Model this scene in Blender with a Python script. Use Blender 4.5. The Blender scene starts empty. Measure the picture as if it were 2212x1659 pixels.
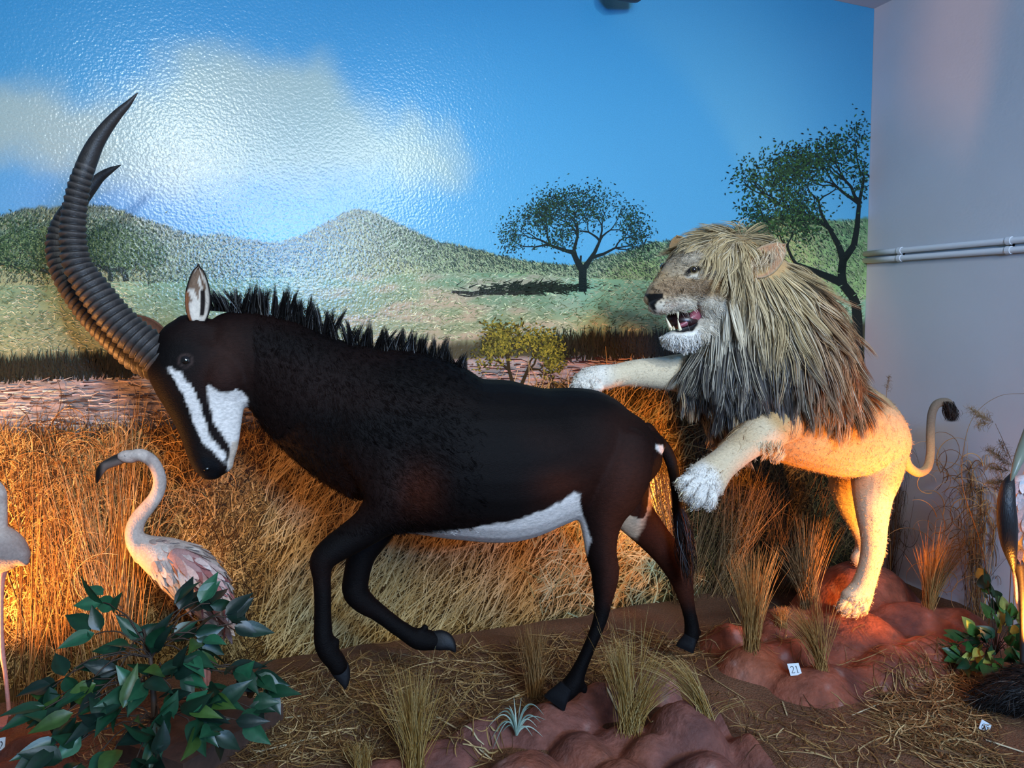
import bpy, bmesh, math, random
import numpy as np
from mathutils import Vector, Matrix
rng = np.random.default_rng(7)
random.seed(7)
COL = bpy.context.scene.collection
# ---------------------------------------------------------------- camera model (metres; wall of the mural at Y = D)
F = 1650.0; CX, CY = 1106.0, 829.5
CAM = np.array([0.0, 0.0, 1.4]); YAW = math.radians(22.0); PIT = math.radians(3.6)
FWD = np.array([math.sin(YAW) * math.cos(PIT), math.cos(YAW) * math.cos(PIT), -math.sin(PIT)])
RIGHT = np.array([math.cos(YAW), -math.sin(YAW), 0.0]); UP = np.cross(RIGHT, FWD)
D = 3.36; WX = 3.57; CEIL = 3.25
def ray(px, py):
    px = np.asarray(px, float)[..., None]; py = np.asarray(py, float)[..., None]
    return FWD + RIGHT * (px - CX) / F - UP * (py - CY) / F
def P(px, py, d):
    return CAM + ray(px, py) * np.asarray(d, float)[..., None]
def Wp(px, py, off=0.0):
    r = ray(px, py); return CAM + r * ((D - off - CAM[1]) / r[..., 1])[..., None]
def Gp(px, py, z=0.0):
    r = ray(px, py); return CAM + r * ((z - CAM[2]) / r[..., 2])[..., None]
def pix(p):
    v = np.asarray(p, float) - CAM; d = v @ FWD
    return CX + F * (v @ RIGHT) / d, CY - F * (v @ UP) / d, d
def nrm(v):
    v = np.asarray(v, float); return v / np.maximum(np.linalg.norm(v, axis=-1, keepdims=True), 1e-9)
def s2l(c):
    c = np.asarray(c, float) / 255.0
    return np.where(c <= 0.04045, c / 12.92, ((c + 0.055) / 1.055) ** 2.4)
def hexc(h):
    return s2l([int(h[i:i + 2], 16) for i in (0, 2, 4)])
def sstep(a, b, x):
    t = np.clip((x - a) / (b - a), 0, 1); return t * t * (3 - 2 * t)
# ---------------------------------------------------------------- object helpers
def tag(o, label=None, cat=None, group=None, kind=None):
    if label: o['label'] = label
    if cat: o['category'] = cat
    if group: o['group'] = group
    if kind: o['kind'] = kind
    return o
def empty(name, loc):
    o = bpy.data.objects.new(name, None); COL.objects.link(o); o.location = tuple(loc); o.empty_display_size = 0.05
    return o
def link(name, me, mat, parent=None):
    o = bpy.data.objects.new(name, me); COL.objects.link(o)
    if mat is not None:
        for m in (mat if isinstance(mat, (list, tuple)) else [mat]): me.materials.append(m)
    if parent is not None:
        o.parent = parent
        o.matrix_parent_inverse = Matrix.Translation(parent.location).inverted() if parent.type == 'EMPTY' else parent.matrix_basis.inverted()
    return o
def build(name, verts, faces, mat, parent=None, cols=None, smooth=False, origin=None):
    """faces: an (n,4) / (n,3) int array or a list of tuples"""
    verts = np.asarray(verts, np.float32).reshape(-1, 3)
    if origin is not None: verts = verts - np.asarray(origin, np.float32)
    me = bpy.data.meshes.new(name)
    if isinstance(faces, np.ndarray):
        n, k = faces.shape
        me.vertices.add(len(verts)); me.vertices.foreach_set('co', verts.ravel())
        me.loops.add(n * k); me.loops.foreach_set('vertex_index', faces.astype(np.int32).ravel())
        me.polygons.add(n); me.polygons.foreach_set('loop_start', np.arange(n, dtype=np.int32) * k)
        me.update(calc_edges=True)
    else:
        me.from_pydata([tuple(v) for v in verts.tolist()], [], [tuple(f) for f in faces]); me.update()
    if cols is not None: setcol(me, cols)
    if smooth: me.polygons.foreach_set('use_smooth', np.ones(len(me.polygons), bool))
    o = link(name, me, mat, parent)
    if origin is not None and parent is None: o.location = tuple(origin)
    return o
def setcol(me, cols):
    c = np.ones((len(me.vertices), 4), np.float32); c[:, :3] = cols
    a = me.color_attributes.get('Col') or me.color_attributes.new('Col', 'FLOAT_COLOR', 'POINT')
    a.data.foreach_set('color', c.ravel())
def getv(me):
    v = np.empty(len(me.vertices) * 3, np.float32); me.vertices.foreach_get('co', v); return v.reshape(-1, 3).astype(float)
def getn(me):
    v = np.empty(len(me.vertices) * 3, np.float32); me.vertices.foreach_get('normal', v); return v.reshape(-1, 3).astype(float)
class Acc:
    """collects verts / quads / colours for one mesh"""
    def __init__(s): s.v, s.f, s.c, s.n = [], [], [], 0
    def add(s, v, f, c=None):
        v = np.asarray(v, float).reshape(-1, 3); f = np.asarray(f, int)
        s.v.append(v); s.f.append(f + s.n); s.n += len(v)
        if c is not None: s.c.append(np.broadcast_to(np.asarray(c, float), (len(v), 3)))
    def out(s, name, mat, parent=None, smooth=False, origin=None):
        V = np.concatenate(s.v); C = np.concatenate(s.c) if s.c else None
        ks = {f.shape[1] for f in s.f}
        Fc = np.concatenate(s.f) if len(ks) == 1 else [tuple(r) for f in s.f for r in f.tolist()]
        return build(name, V, Fc, mat, parent, C, smooth, origin)
# ---------------------------------------------------------------- lofts (tapered limbs and trunks)
def catmull(S, n):
    S = np.asarray(S, float); m = len(S)
    E = np.vstack([2 * S[0] - S[1], S, 2 * S[-1] - S[-2]])
    out = []
    for i in range(m - 1):
        p0, p1, p2, p3 = E[i], E[i + 1], E[i + 2], E[i + 3]
        for t in np.linspace(0, 1, n, endpoint=False):
            out.append(0.5 * ((2 * p1) + (-p0 + p2) * t + (2 * p0 - 5 * p1 + 4 * p2 - p3) * t * t + (-p0 + 3 * p1 - 3 * p2 + p3) * t ** 3))
    out.append(S[-1]); return np.array(out)
def rings(Pt, a, b, N=20, pw=2.0, cap=True, hint=None):
    """tube of elliptical rings round the 3-D path Pt; a = half width across the line of sight, b = half depth"""
    T = nrm(np.gradient(Pt, axis=0))
    V = nrm(Pt - CAM) if hint is None else np.broadcast_to(nrm(hint), Pt.shape)
    A = nrm(np.cross(T, V)); B = nrm(np.cross(A, T))
    if cap:
        k = [0.5, 0.8, 0.95]
        def ext(i, sg):
            r = min(a[i], b[i]) * 0.7
            pts, aa, bb = [], [], []
            for q in (k if sg > 0 else k):
                pts.append(Pt[i] + sg * T[i] * r * q); s = math.sqrt(max(1 - q * q, 0.02)); aa.append(a[i] * s); bb.append(b[i] * s)
            return pts, aa, bb
        p0, a0, b0 = ext(0, -1); p1, a1, b1 = ext(len(Pt) - 1, 1)
        Pt = np.vstack([p0[::-1], Pt, p1]); a = np.concatenate([a0[::-1], a, a1]); b = np.concatenate([b0[::-1], b, b1])
        A = np.vstack([[A[0]] * 3, A, [A[-1]] * 3]); B = np.vstack([[B[0]] * 3, B, [B[-1]] * 3])
    th = np.linspace(0, 2 * np.pi, N, endpoint=False)
    c, s = np.cos(th), np.sin(th)
    c = np.sign(c) * np.abs(c) ** (2 / pw); s = np.sign(s) * np.abs(s) ** (2 / pw)
    R = Pt[:, None, :] + A[:, None, :] * (a[:, None] * c)[..., None] + B[:, None, :] * (b[:, None] * s)[..., None]
    M = len(Pt); v = R.reshape(-1, 3)
    i = np.arange(M - 1)[:, None] * N; j = np.arange(N)[None, :]; j2 = (j + 1) % N
    f = np.stack([i + j, i + j2, i + N + j2, i + N + j], -1).reshape(-1, 4)
    faces = [tuple(x) for x in f.tolist()]
    faces.append(tuple(range(N))[::-1]); faces.append(tuple((M - 1) * N + k for k in range(N)))
    return v, faces
def loft(st, n=6, N=20, pw=2.0, cap=True):
    """stations (px, py, depth, half width in photo pixels, half depth in metres)"""
    S = catmull(st, n); Pt = P(S[:, 0], S[:, 1], S[:, 2])
    a = np.maximum(S[:, 3], 0.4) * S[:, 2] / F; b = np.maximum(S[:, 4], 0.001)
    return rings(Pt, a, b, N, pw, cap)
def blob(px, py, d, rx, ry, rz, rot=0.0, N=20, M=12):
    """ellipsoid: rx, ry in pixels across the line of sight, rz in metres along it"""
    th = np.linspace(0, np.pi, M + 1)[1:-1]; ph = np.linspace(0, 2 * np.pi, N, endpoint=False)
    x = np.sin(th)[:, None] * np.cos(ph); y = np.cos(th)[:, None] * np.ones(N); z = np.sin(th)[:, None] * np.sin(ph)
    pts = np.concatenate([[[0, 1, 0]], np.stack([x, y, z], -1).reshape(-1, 3), [[0, -1, 0]]])
    k = d / F; X = pts[:, 0] * rx * k; Y = pts[:, 1] * ry * k; Z = pts[:, 2] * rz
    c, s = math.cos(rot), math.sin(rot); X, Y = X * c - Y * s, X * s + Y * c
    o = P(px, py, d); V = nrm(o - CAM); R = nrm(np.cross(V, UP)); U = np.cross(R, V)
    v = o + X[:, None] * R + Y[:, None] * U + Z[:, None] * V
    f = [(0, 1 + j, 1 + (j + 1) % N) for j in range(N)]
    m = M - 1
    for i in range(m - 1):
        for j in range(N):
            f.append((1 + i * N + j, 1 + (i + 1) * N + j, 1 + (i + 1) * N + (j + 1) % N, 1 + i * N + (j + 1) % N))
    L = 1 + m * N
    f += [(L, 1 + (m - 1) * N + (j + 1) % N, 1 + (m - 1) * N + j) for j in range(N)]
    return v, f
def ball(c, r, N=16, M=10):
    """ellipsoid in world axes"""
    th = np.linspace(0, np.pi, M + 1)[1:-1]; ph = np.linspace(0, 2 * np.pi, N, endpoint=False)
    pts = np.concatenate([[[0, 0, 1]], np.stack([np.sin(th)[:, None] * np.cos(ph), np.sin(th)[:, None] * np.sin(ph), np.cos(th)[:, None] * np.ones(N)], -1).reshape(-1, 3), [[0, 0, -1]]])
    f = [(0, 1 + j, 1 + (j + 1) % N) for j in range(N)]; m = M - 1
    for i in range(m - 1):
        for j in range(N): f.append((1 + i * N + j, 1 + (i + 1) * N + j, 1 + (i + 1) * N + (j + 1) % N, 1 + i * N + (j + 1) % N))
    L = 1 + m * N; f += [(L, 1 + (m - 1) * N + (j + 1) % N, 1 + (m - 1) * N + j) for j in range(N)]
    return np.asarray(c) + pts * np.asarray(r), f
def merge_body(name, parts, voxel, smooth_it, mat, parent, fac=0.5):
    """weld overlapping closed shapes into one continuous skin"""
    V, Fc, n = [], [], 0
    for v, f in parts:
        V.append(v); Fc += [tuple(i + n for i in q) for q in f]; n += len(v)
    me = bpy.data.meshes.new(name + '_rough'); me.from_pydata(np.concatenate(V).tolist(), [], Fc); me.update()
    bm = bmesh.new(); bm.from_mesh(me); bmesh.ops.recalc_face_normals(bm, faces=bm.faces); bm.to_mesh(me); bm.free()
    o = bpy.data.objects.new(name, me); COL.objects.link(o)
    m = o.modifiers.new('r', 'REMESH'); m.mode = 'VOXEL'; m.voxel_size = voxel; m.use_smooth_shade = True
    if smooth_it:
        m = o.modifiers.new('s', 'SMOOTH'); m.factor = fac; m.iterations = smooth_it
    dg = bpy.context.evaluated_depsgraph_get()
    new = bpy.data.meshes.new_from_object(o.evaluated_get(dg)); new.name = name
    bpy.data.objects.remove(o); bpy.data.meshes.remove(me)
    new.polygons.foreach_set('use_smooth', np.ones(len(new.polygons), bool))
    return link(name, new, mat, parent)
# ---------------------------------------------------------------- strands, blades, tubes
def ribbons(L, W, side, cols):
    """L (n,s,3) centre lines, W (n,s) half widths, side (n,3) or (n,s,3), cols (n,s,3) -> verts, quads, colours"""
    n, s, _ = L.shape
    if side.ndim == 2: side = np.repeat(side[:, None], s, 1)
    v = np.stack([L - side * W[..., None], L + side * W[..., None]], 2)
    base = (np.arange(n) * s * 2)[:, None]; j = (np.arange(s - 1) * 2)[None]
    a = base + j; f = np.stack([a, a + 1, a + 3, a + 2], -1).reshape(-1, 4)
    if cols.ndim == 2: cols = np.repeat(cols[:, None], s, 1)
    c = np.repeat(cols[:, :, None], 2, 2).reshape(-1, 3)
    return v.reshape(-1, 3), f, c
def tubes(L, R, cols, k=3):
    n, s, _ = L.shape
    T = nrm(np.gradient(L, axis=1)); h = np.broadcast_to(np.array([0.31, 0.52, 0.79]), T.shape)
    A = nrm(np.cross(T, h)); B = np.cross(T, A)
    th = np.arange(k) * 2 * np.pi / k
    v = L[:, :, None] + (A[:, :, None] * np.cos(th)[:, None] + B[:, :, None] * np.sin(th)[:, None]) * R[..., None, None]
    base = (np.arange(n) * s * k)[:, None, None]; i = (np.arange(s - 1) * k)[None, :, None]; j = np.arange(k)[None, None]; j2 = (j + 1) % k
    f = np.stack([base + i + j, base + i + j2, base + i + k + j2, base + i + k + j], -1).reshape(-1, 4)
    if cols.ndim == 2: cols = np.repeat(cols[:, None], s, 1)
    return v.reshape(-1, 3), f, np.repeat(cols[:, :, None], k, 2).reshape(-1, 3)
def sdist(px, py, poly):
    """signed distance to a polygon in photo pixels, positive inside"""
    poly = np.asarray(poly, float); x, y = np.asarray(px, float), np.asarray(py, float)
    d = np.full(x.shape, 1e9); ins = np.zeros(x.shape, bool); n = len(poly)
    for i in range(n):
        ax, ay = poly[i]; bx, by = poly[(i + 1) % n]; ex, ey = bx - ax, by - ay
        t = np.clip(((x - ax) * ex + (y - ay) * ey) / (ex * ex + ey * ey + 1e-9), 0, 1)
        d = np.minimum(d, (x - ax - t * ex) ** 2 + (y - ay - t * ey) ** 2)
        if abs(by - ay) > 1e-9:
            c = ((ay > y) != (by > y)) & (x < (bx - ax) * (y - ay) / (by - ay) + ax); ins ^= c
    d = np.sqrt(d); return np.where(ins, d, -d)
def mixc(c, new, m):
    m = np.clip(m, 0, 1)[..., None]; return c * (1 - m) + np.asarray(new) * m
def vnoise(p, s, seed=0):
    """cheap smooth noise from summed sines, about -1..1"""
    r = np.random.default_rng(seed); p = np.asarray(p, float) * s; o = 0
    for k in range(5):
        d = r.normal(size=(p.shape[-1],)); ph = r.uniform(0, 6.28); d = d / np.linalg.norm(d) * (1 + 0.45 * k)
        o = o + np.sin(p @ d * 2.0 + ph + 1.3 * np.sin(p @ r.normal(size=(p.shape[-1],)) + r.uniform(0, 6.28))) / (1 + 0.25 * k)
    return o / 2.6
# ---------------------------------------------------------------- materials
def mat(name, color=None, rough=0.6, attr=False, spec=0.5, var=0.0, vscale=30.0, bump=0.0, bscale=100.0, bdist=0.01, metal=0.0, sheen=0.0, trans=0.0, stretch=None, coat=0.0, bdetail=3.0, sss=0.0):
    m = bpy.data.materials.new(name); m.use_nodes = True; nt = m.node_tree; b = nt.nodes['Principled BSDF']
    b.inputs['Roughness'].default_value = rough; b.inputs['Metallic'].default_value = metal; b.inputs['Specular IOR Level'].default_value = spec
    if sheen: b.inputs['Sheen Weight'].default_value = sheen; b.inputs['Sheen Roughness'].default_value = 0.4
    if coat: b.inputs['Coat Weight'].default_value = coat; b.inputs['Coat Roughness'].default_value = 0.1
    tc = nt.nodes.new('ShaderNodeTexCoord'); src = tc.outputs['Object']
    if stretch:
        mp = nt.nodes.new('ShaderNodeMapping'); mp.inputs['Scale'].default_value = stretch; nt.links.new(src, mp.inputs['Vector']); src = mp.outputs['Vector']
    if attr:
        at = nt.nodes.new('ShaderNodeAttribute'); at.attribute_name = 'Col'; c = at.outputs['Color']
    else:
        rgb = nt.nodes.new('ShaderNodeRGB'); rgb.outputs[0].default_value = (*color, 1); c = rgb.outputs[0]
    if var:
        nz = nt.nodes.new('ShaderNodeTexNoise'); nz.inputs['Scale'].default_value = vscale; nz.inputs['Detail'].default_value = 5; nt.links.new(src, nz.inputs['Vector'])
        mr = nt.nodes.new('ShaderNodeMapRange'); mr.inputs[1].default_value = 0.25; mr.inputs[2].default_value = 0.75; mr.inputs[3].default_value = 1 - var; mr.inputs[4].default_value = 1 + var
        nt.links.new(nz.outputs['Fac'], mr.inputs[0])
        mx = nt.nodes.new('ShaderNodeVectorMath'); mx.operation = 'SCALE'; nt.links.new(c, mx.inputs[0]); nt.links.new(mr.outputs[0], mx.inputs['Scale']); c = mx.outputs[0]
    nt.links.new(c, b.inputs['Base Color'])
    if bump:
        n2 = nt.nodes.new('ShaderNodeTexNoise'); n2.inputs['Scale'].default_value = bscale; n2.inputs['Detail'].default_value = bdetail; nt.links.new(src, n2.inputs['Vector'])
        bp = nt.nodes.new('ShaderNodeBump'); bp.inputs['Strength'].default_value = bump; bp.inputs['Distance'].default_value = bdist
        nt.links.new(n2.outputs['Fac'], bp.inputs['Height']); nt.links.new(bp.outputs[0], b.inputs['Normal'])
    return m
# ================================================================ the room
M_WALL = mat('white painted wall', s2l([196, 196, 200]), 0.75, var=0.05, vscale=2.2, bump=0.08, bscale=60)
M_CEIL = mat('ceiling paint', s2l([190, 192, 196]), 0.8)
def box(name, lo, hi, m, parent=None):
    x0, y0, z0 = lo; x1, y1, z1 = hi
    v = [(x0, y0, z0), (x1, y0, z0), (x1, y1, z0), (x0, y1, z0), (x0, y0, z1), (x1, y0, z1), (x1, y1, z1), (x0, y1, z1)]
    return build(name, v, [(3, 2, 1, 0), (4, 5, 6, 7), (0, 1, 5, 4), (1, 2, 6, 5), (2, 3, 7, 6), (3, 0, 4, 7)], m, parent)
tag(box('wall_back', (-2.6, D, -0.1), (WX + 0.12, D + 0.12, CEIL + 0.1), M_WALL), kind='structure')
w = tag(box('wall_right', (WX, -1.2, -0.1), (WX + 0.12, D - 0.0005, CEIL + 0.1), M_WALL), kind='structure')
tag(box('ceiling', (-2.6, -3.2, CEIL), (WX + 0.12, D + 0.12, CEIL + 0.12), M_CEIL), kind='structure')
# ---------------------------------------------------------------- the printed savanna mural: one flat print, painted shape over shape
mur = Acc(); r2 = np.random.default_rng(21)
hillA = np.array([(-700, 560), (-400, 520), (-150, 480), (0, 465), (60, 450), (130, 445), (200, 443), (240, 446), (300, 470), (360, 488), (420, 510), (480, 506), (540, 520), (600, 525), (640, 512), (690, 490), (740, 460), (765, 453), (795, 454), (830, 467), (880, 492), (940, 520), (1000, 532), (1060, 547), (1120, 562), (1180, 570), (1240, 574), (1300, 556), (1360, 540), (1410, 522), (1470, 518), (1560, 500), (1640, 480), (1700, 463), (1760, 466), (1800, 476), (1900, 470)], float)
plain = np.array([(-700, 640), (0, 618), (300, 608), (500, 602), (700, 596), (900, 590), (1100, 588), (1250, 600), (1450, 606), (1600, 612), (1700, 625), (1900, 650)], float)
bank = np.array([(-700, 780), (0, 762), (330, 757), (600, 770), (900, 745), (1050, 728), (1200, 722), (1320, 715), (1500, 716), (1700, 700), (1900, 690)], float)
shore = np.array([(-700, 850), (0, 818), (330, 806), (600, 800), (900, 785), (1050, 772), (1200, 770), (1500, 768), (1900, 790)], float)
grass = np.array([(-700, 960), (0, 935), (300, 930), (560, 925), (800, 900), (1000, 860), (1200, 842), (1300, 838), (1500, 835), (1900, 800)], float)
def lin(tab, x): return np.interp(x, tab[:, 0], tab[:, 1])
clouds = [[(-200, 170), (60, 190), (200, 220), (330, 190), (380, 115), (470, 110), (580, 130), (690, 125), (760, 190), (850, 260), (960, 290), (1000, 350), (985, 400), (880, 395), (700, 385), (520, 400), (350, 405), (200, 380), (40, 330), (-200, 350)]]
def mural_colour(px, py):
    t = np.clip((py + 120) / 650, 0, 1)[..., None]
    c = s2l([54, 134, 180]) * (1 - t) + s2l([92, 166, 200]) * t
    viol = np.exp(-((px - 330) / 420) ** 2 - ((py - 430) / 110) ** 2); c = mixc(c, s2l([110, 150, 205]), viol * 0.55)
    wob = 26 * vnoise(np.stack([px, py], -1), 1 / 95., 3) + 10 * vnoise(np.stack([px, py], -1), 1 / 30., 4)
    cl = sstep(-58, 56, sdist(px, py, clouds[0]) + wob * 0.7)
    c = mixc(c, s2l([172, 184, 168]), cl * 0.80)
    nz = vnoise(np.stack([px, py * 1.6], -1), 1 / 26., 5); nb = vnoise(np.stack([px, py * 3], -1), 1 / 70., 6)
    yh = lin(hillA, px) + 3 * vnoise(np.stack([px, px * 0], -1), 1 / 14., 8); hm = sstep(-2, 2, py - yh)
    low = np.clip((py - yh) / np.maximum(lin(plain, px) - yh, 20), 0, 1)[..., None]
    hc = s2l([96, 112, 92]) * (1 - low) + s2l([150, 160, 118]) * low; hc = hc * (1 + 0.30 * nz[..., None])
    blue = np.exp(-((px - 560) / 190) ** 2); hc = mixc(hc, s2l([86, 112, 122]), blue * 0.6)
    hc = np.where((px > 1100)[..., None], hc * s2l([225, 255, 215]) / s2l([225, 225, 225]), hc)
    c = mixc(c, hc, hm)
    yp = lin(plain, px); pm = sstep(-3, 3, py - yp)
    d = np.clip((py - yp) / 160, 0, 1)[..., None]
    pc = (s2l([124, 154, 118]) * (1 - d) + s2l([140, 148, 112]) * d) * (1 + 0.16 * nb[..., None])
    lit_tan = sstep(0.0, 0.8, nb + 0.35) * sstep(560, 800, px) * (1 - sstep(1180, 1330, px)); pc = mixc(pc, s2l([172, 150, 130]), lit_tan * 0.65)  # warm lamplight on the middle plain, painted in as tan
    pc = mixc(pc, s2l([150, 196, 160]), sstep(1150, 1300, px) * 0.6)
    c = mixc(c, pc, pm)
    yb = lin(bank, px) + 9 * vnoise(np.stack([px, px * 0], -1), 1 / 9., 12); bmk = sstep(-10, 16, py - yb); c = mixc(c, s2l([66, 64, 46]), bmk)
    ys = lin(shore, px); wm = sstep(-4, 5, py - ys)
    st = vnoise(np.stack([px * 0.16, py * 1.7], -1), 1 / 7., 14)
    wc = s2l([150, 138, 132]) * (1 + 0.40 * st[..., None]); wc = mixc(wc, s2l([92, 102, 104]), sstep(0.1, .8, vnoise(np.stack([px * .2, py], -1), 1 / 16., 15)) * .7)
    c = mixc(c, wc, wm)
    yg = lin(grass, px) + 14 * vnoise(np.stack([px, px * 0], -1), 1 / 12., 16); gm = sstep(-14, 14, py - yg)
    gc = s2l([84, 62, 34]) * (1 + 0.35 * vnoise(np.stack([px, py], -1), 1 / 13., 17)[..., None])
    gc = mixc(gc, s2l([36, 34, 22]), sstep(1080, 1380, px) * 0.85)  # shadow behind the lion put into the print: grass darkens to the right
    return np.clip(mixc(c, gc, gm), 0.003, 1)
XS = np.arange(-2.55, WX - 0.002, 0.0115); XS = np.append(XS, WX - 0.001); ZS = np.append(np.arange(-0.06, CEIL - 0.006, 0.0115), CEIL - 0.001)
gx, gz = np.meshgrid(XS, ZS); gv = np.stack([gx, np.full_like(gx, D - 0.002), gz], -1).reshape(-1, 3)
gpx, gpy, _ = pix(gv); nx = len(XS)
ii = (np.arange(len(ZS) - 1)[:, None] * nx + np.arange(nx - 1)[None]).ravel()
mur.add(gv, np.stack([ii, ii + 1, ii + nx + 1, ii + nx], -1), mural_colour(gpx, gpy))
LAY = [0.0026]
def paint(quads, cols):
    """quads (n,4,2) in photo pixels, printed on the wall plane one layer above the last"""
    q = np.asarray(quads, float); c = np.asarray(cols, float); jit = ((np.arange(len(q)) * 37 % 101) / 101 * .00026)[:, None]
    w3 = Wp(q[..., 0], q[..., 1], LAY[0] + jit); ok = (w3[..., 0].max(1) < WX - 0.002) & (w3[..., 2].max(1) < CEIL) & (w3[..., 0].min(1) > -2.5) & (w3[..., 2].min(1) > -0.03)
    q, c, w3 = q[ok], c[ok], w3[ok]; n = len(q)
    if n: mur.add(w3.reshape(-1, 3), np.arange(n * 4).reshape(n, 4), np.repeat(c, 4, 0))
def layer(): LAY[0] += 0.0003
def strokes(x, y, ang, ln, w, cols, bend=None, seg=1):
    """tapered brush strokes"""
    x, y, ang, ln, w = [np.asarray(v, float) for v in (x, y, ang, ln, w)]
    for k in range(seg):
        a = ang + (0 if bend is None else bend * k / max(seg - 1, 1)); l = ln / seg
        x2, y2 = x + np.cos(a) * l, y - np.sin(a) * l
        w0, w1 = w * (1 - 0.75 * k / seg), w * (1 - 0.75 * (k + 1) / seg)
        nxv, nyv = np.sin(a), np.cos(a)
        paint(np.stack([np.stack([x + nxv * w0, y + nyv * w0], -1), np.stack([x2 + nxv * w1, y2 + nyv * w1], -1), np.stack([x2 - nxv * w1, y2 - nyv * w1], -1), np.stack([x - nxv * w0, y - nyv * w0], -1)], 1), cols)
        x, y = x2, y2
def vary(c, n, a=0.25, r=r2):
    return np.clip(np.asarray(c)[None] * (1 + a * r.normal(size=(n, 1))) * (1 + 0.05 * r.normal(size=(n, 3))), 0.002, 1)
# hill scrub
n = 30000; x = r2.uniform(-320, 1872, n); f = r2.uniform(0, 1, n) ** 0.9; y = lin(hillA, x) * (1 - f) + lin(plain, x) * f + 1
dark = r2.random(n) < 0.74 - 0.36 * f
c = np.where(dark[:, None], vary(hexc('34443a'), n), vary(hexc('98a47c'), n))
strokes(x, y, r2.normal(2.3, 0.35, n) * np.where(x > 770, 1, 0.4) + np.where(x > 770, 0, 0.2), r2.uniform(3, 9, n), r2.uniform(0.5, 1.2, n), c); layer()
# tufts on the plain
n = 9000; x = r2.uniform(-320, 1872, n); f = r2.uniform(0, 1, n); y = lin(plain, x) * (1 - f) + lin(bank, x) * f
c = np.where((r2.random(n) < .5)[:, None], vary(hexc('66744f'), n), vary(hexc('b9bf98'), n))
strokes(x, y, r2.normal(0.1, 0.5, n), r2.uniform(5, 13, n), r2.uniform(0.5, 1.3, n), c); layer()
# tall weeds along the hill foot at the left
n = 900; x = r2.integers(-20, 36, n) * 16.0 + r2.normal(0, 2, n); y = r2.uniform(565, 612, n)
strokes(x, y, r2.normal(1.57, .9, n), r2.uniform(5, 10, n), r2.uniform(.8, 1.6, n), vary(hexc('49563f'), n)); layer()
# cast tree shade printed in the picture
n = 420; x = r2.normal(1150, 55, n); y = 622 + r2.normal(0, 5, n); strokes(x, y, r2.normal(0, .4, n), r2.uniform(8, 22, n), r2.uniform(1, 2.2, n), vary(hexc('20281f'), n))
n = 160; x = r2.uniform(975, 1150, n); y = 632 + r2.normal(0, 2, n); strokes(x, y, r2.normal(0, .1, n), r2.uniform(12, 30, n), r2.uniform(1, 2, n), vary(hexc('2a2c24'), n)); layer()
# bank reeds
for x0, x1 in ((-320, 340), (1195, 1872)):
    n = int((x1 - x0) * 2.4); x = r2.uniform(x0, x1, n); y = lin(shore, x) + r2.uniform(-22, 12, n)
    strokes(x, y, r2.normal(1.57, .22, n), r2.uniform(16, 48, n), r2.uniform(.8, 1.8, n), vary(hexc('24241a'), n, .3)); layer()
# water streaks
for x0, x1, dc, lc in ((-320, 640, '4e3f38', 'cdbfae'), (930, 1872, '3a2420', 'b08a78')):
    n = 700; x = r2.uniform(x0, x1, n); f = r2.uniform(0.05, .95, n); y = lin(shore, x) * (1 - f) + lin(grass, x) * f
    c = np.where((r2.random(n) < .5)[:, None], vary(hexc(dc), n), vary(hexc(lc), n))
    strokes(x, y, r2.normal(0, .06, n), r2.uniform(10, 52, n), r2.uniform(.6, 1.8, n), c, r2.normal(0, .3, n), 2); layer()
# ---- printed trees
def leaf_quads(x, y, s, a):
    dx, dy = np.cos(a) * s, np.sin(a) * s; ex, ey = -dy * 0.38, dx * 0.38
    return np.stack([np.stack([x - dx, y - dy], -1), np.stack([x + ex, y + ey], -1), np.stack([x + dx, y + dy], -1), np.stack([x - ex, y - ey], -1)], 1)
def tree(segs, depth, bark, leaves, nleaf, lsz, spread, seed, inside=None, curl=0.35, shrink=0.72, lrad=11):
    r = np.random.default_rng(seed); Q, tips = [], []
    def seg(x, y, x2, y2, w0, w1):
        a = math.atan2(y2 - y, x2 - x); sx, sy = -math.sin(a), math.cos(a)
        Q.append([(x + sx * w0, y + sy * w0), (x2 + sx * w1, y2 + sy * w1), (x2 - sx * w1, y2 - sy * w1), (x - sx * w0, y - sy * w0)])
    def grow(x, y, a, l, w, k):
        n = 3
        for _ in range(n):
            a += r.normal(0, curl * 0.6); x2, y2 = x + math.cos(a) * l / n, y - math.sin(a) * l / n
            if inside is not None and sdist(x2, y2, inside) < 0 and r.random() < .75: 
                tips.append((x, y)); return
            seg(x, y, x2, y2, w, w * 0.86); x, y, w = x2, y2, w * 0.86
        if k <= 3: tips.append((x, y))
        if k == 0: return
        for sg in ((-1, 1) if r.random() < .8 else (-1, 0.1, 1)):
            grow(x, y, a + sg * spread * r.uniform(.5, 1.15), l * r.uniform(shrink - .1, shrink + .1), w * .74, k - 1)
    for s_ in segs:
        pts, w0, w1, ends = s_[0], s_[1], s_[2], s_[3]
        pts = np.array(pts, float); m = len(pts) - 1
        for i in range(m): seg(*pts[i], *pts[i + 1], w0 + (w1 - w0) * i / m, w0 + (w1 - w0) * (i + 1) / m)
        for a, l in ends: grow(pts[-1][0], pts[-1][1], a, l, w1 * .9, depth)
    layer(); paint(Q, np.tile(hexc(bark), (len(Q), 1)) * np.ones((len(Q), 1))); layer()
    tips = np.array(tips); idx = r.integers(0, len(tips), nleaf); t = tips[idx] + r.normal(0, lrad, (nleaf, 2))
    cs = np.stack([hexc(h) for h in leaves])[r.integers(0, len(leaves), nleaf)] * r.uniform(.7, 1.35, (nleaf, 1))
    paint(leaf_quads(t[:, 0], t[:, 1], r.uniform(lsz * .6, lsz * 1.3, nleaf), r.uniform(0, 6.28, nleaf)), cs); layer()
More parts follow.
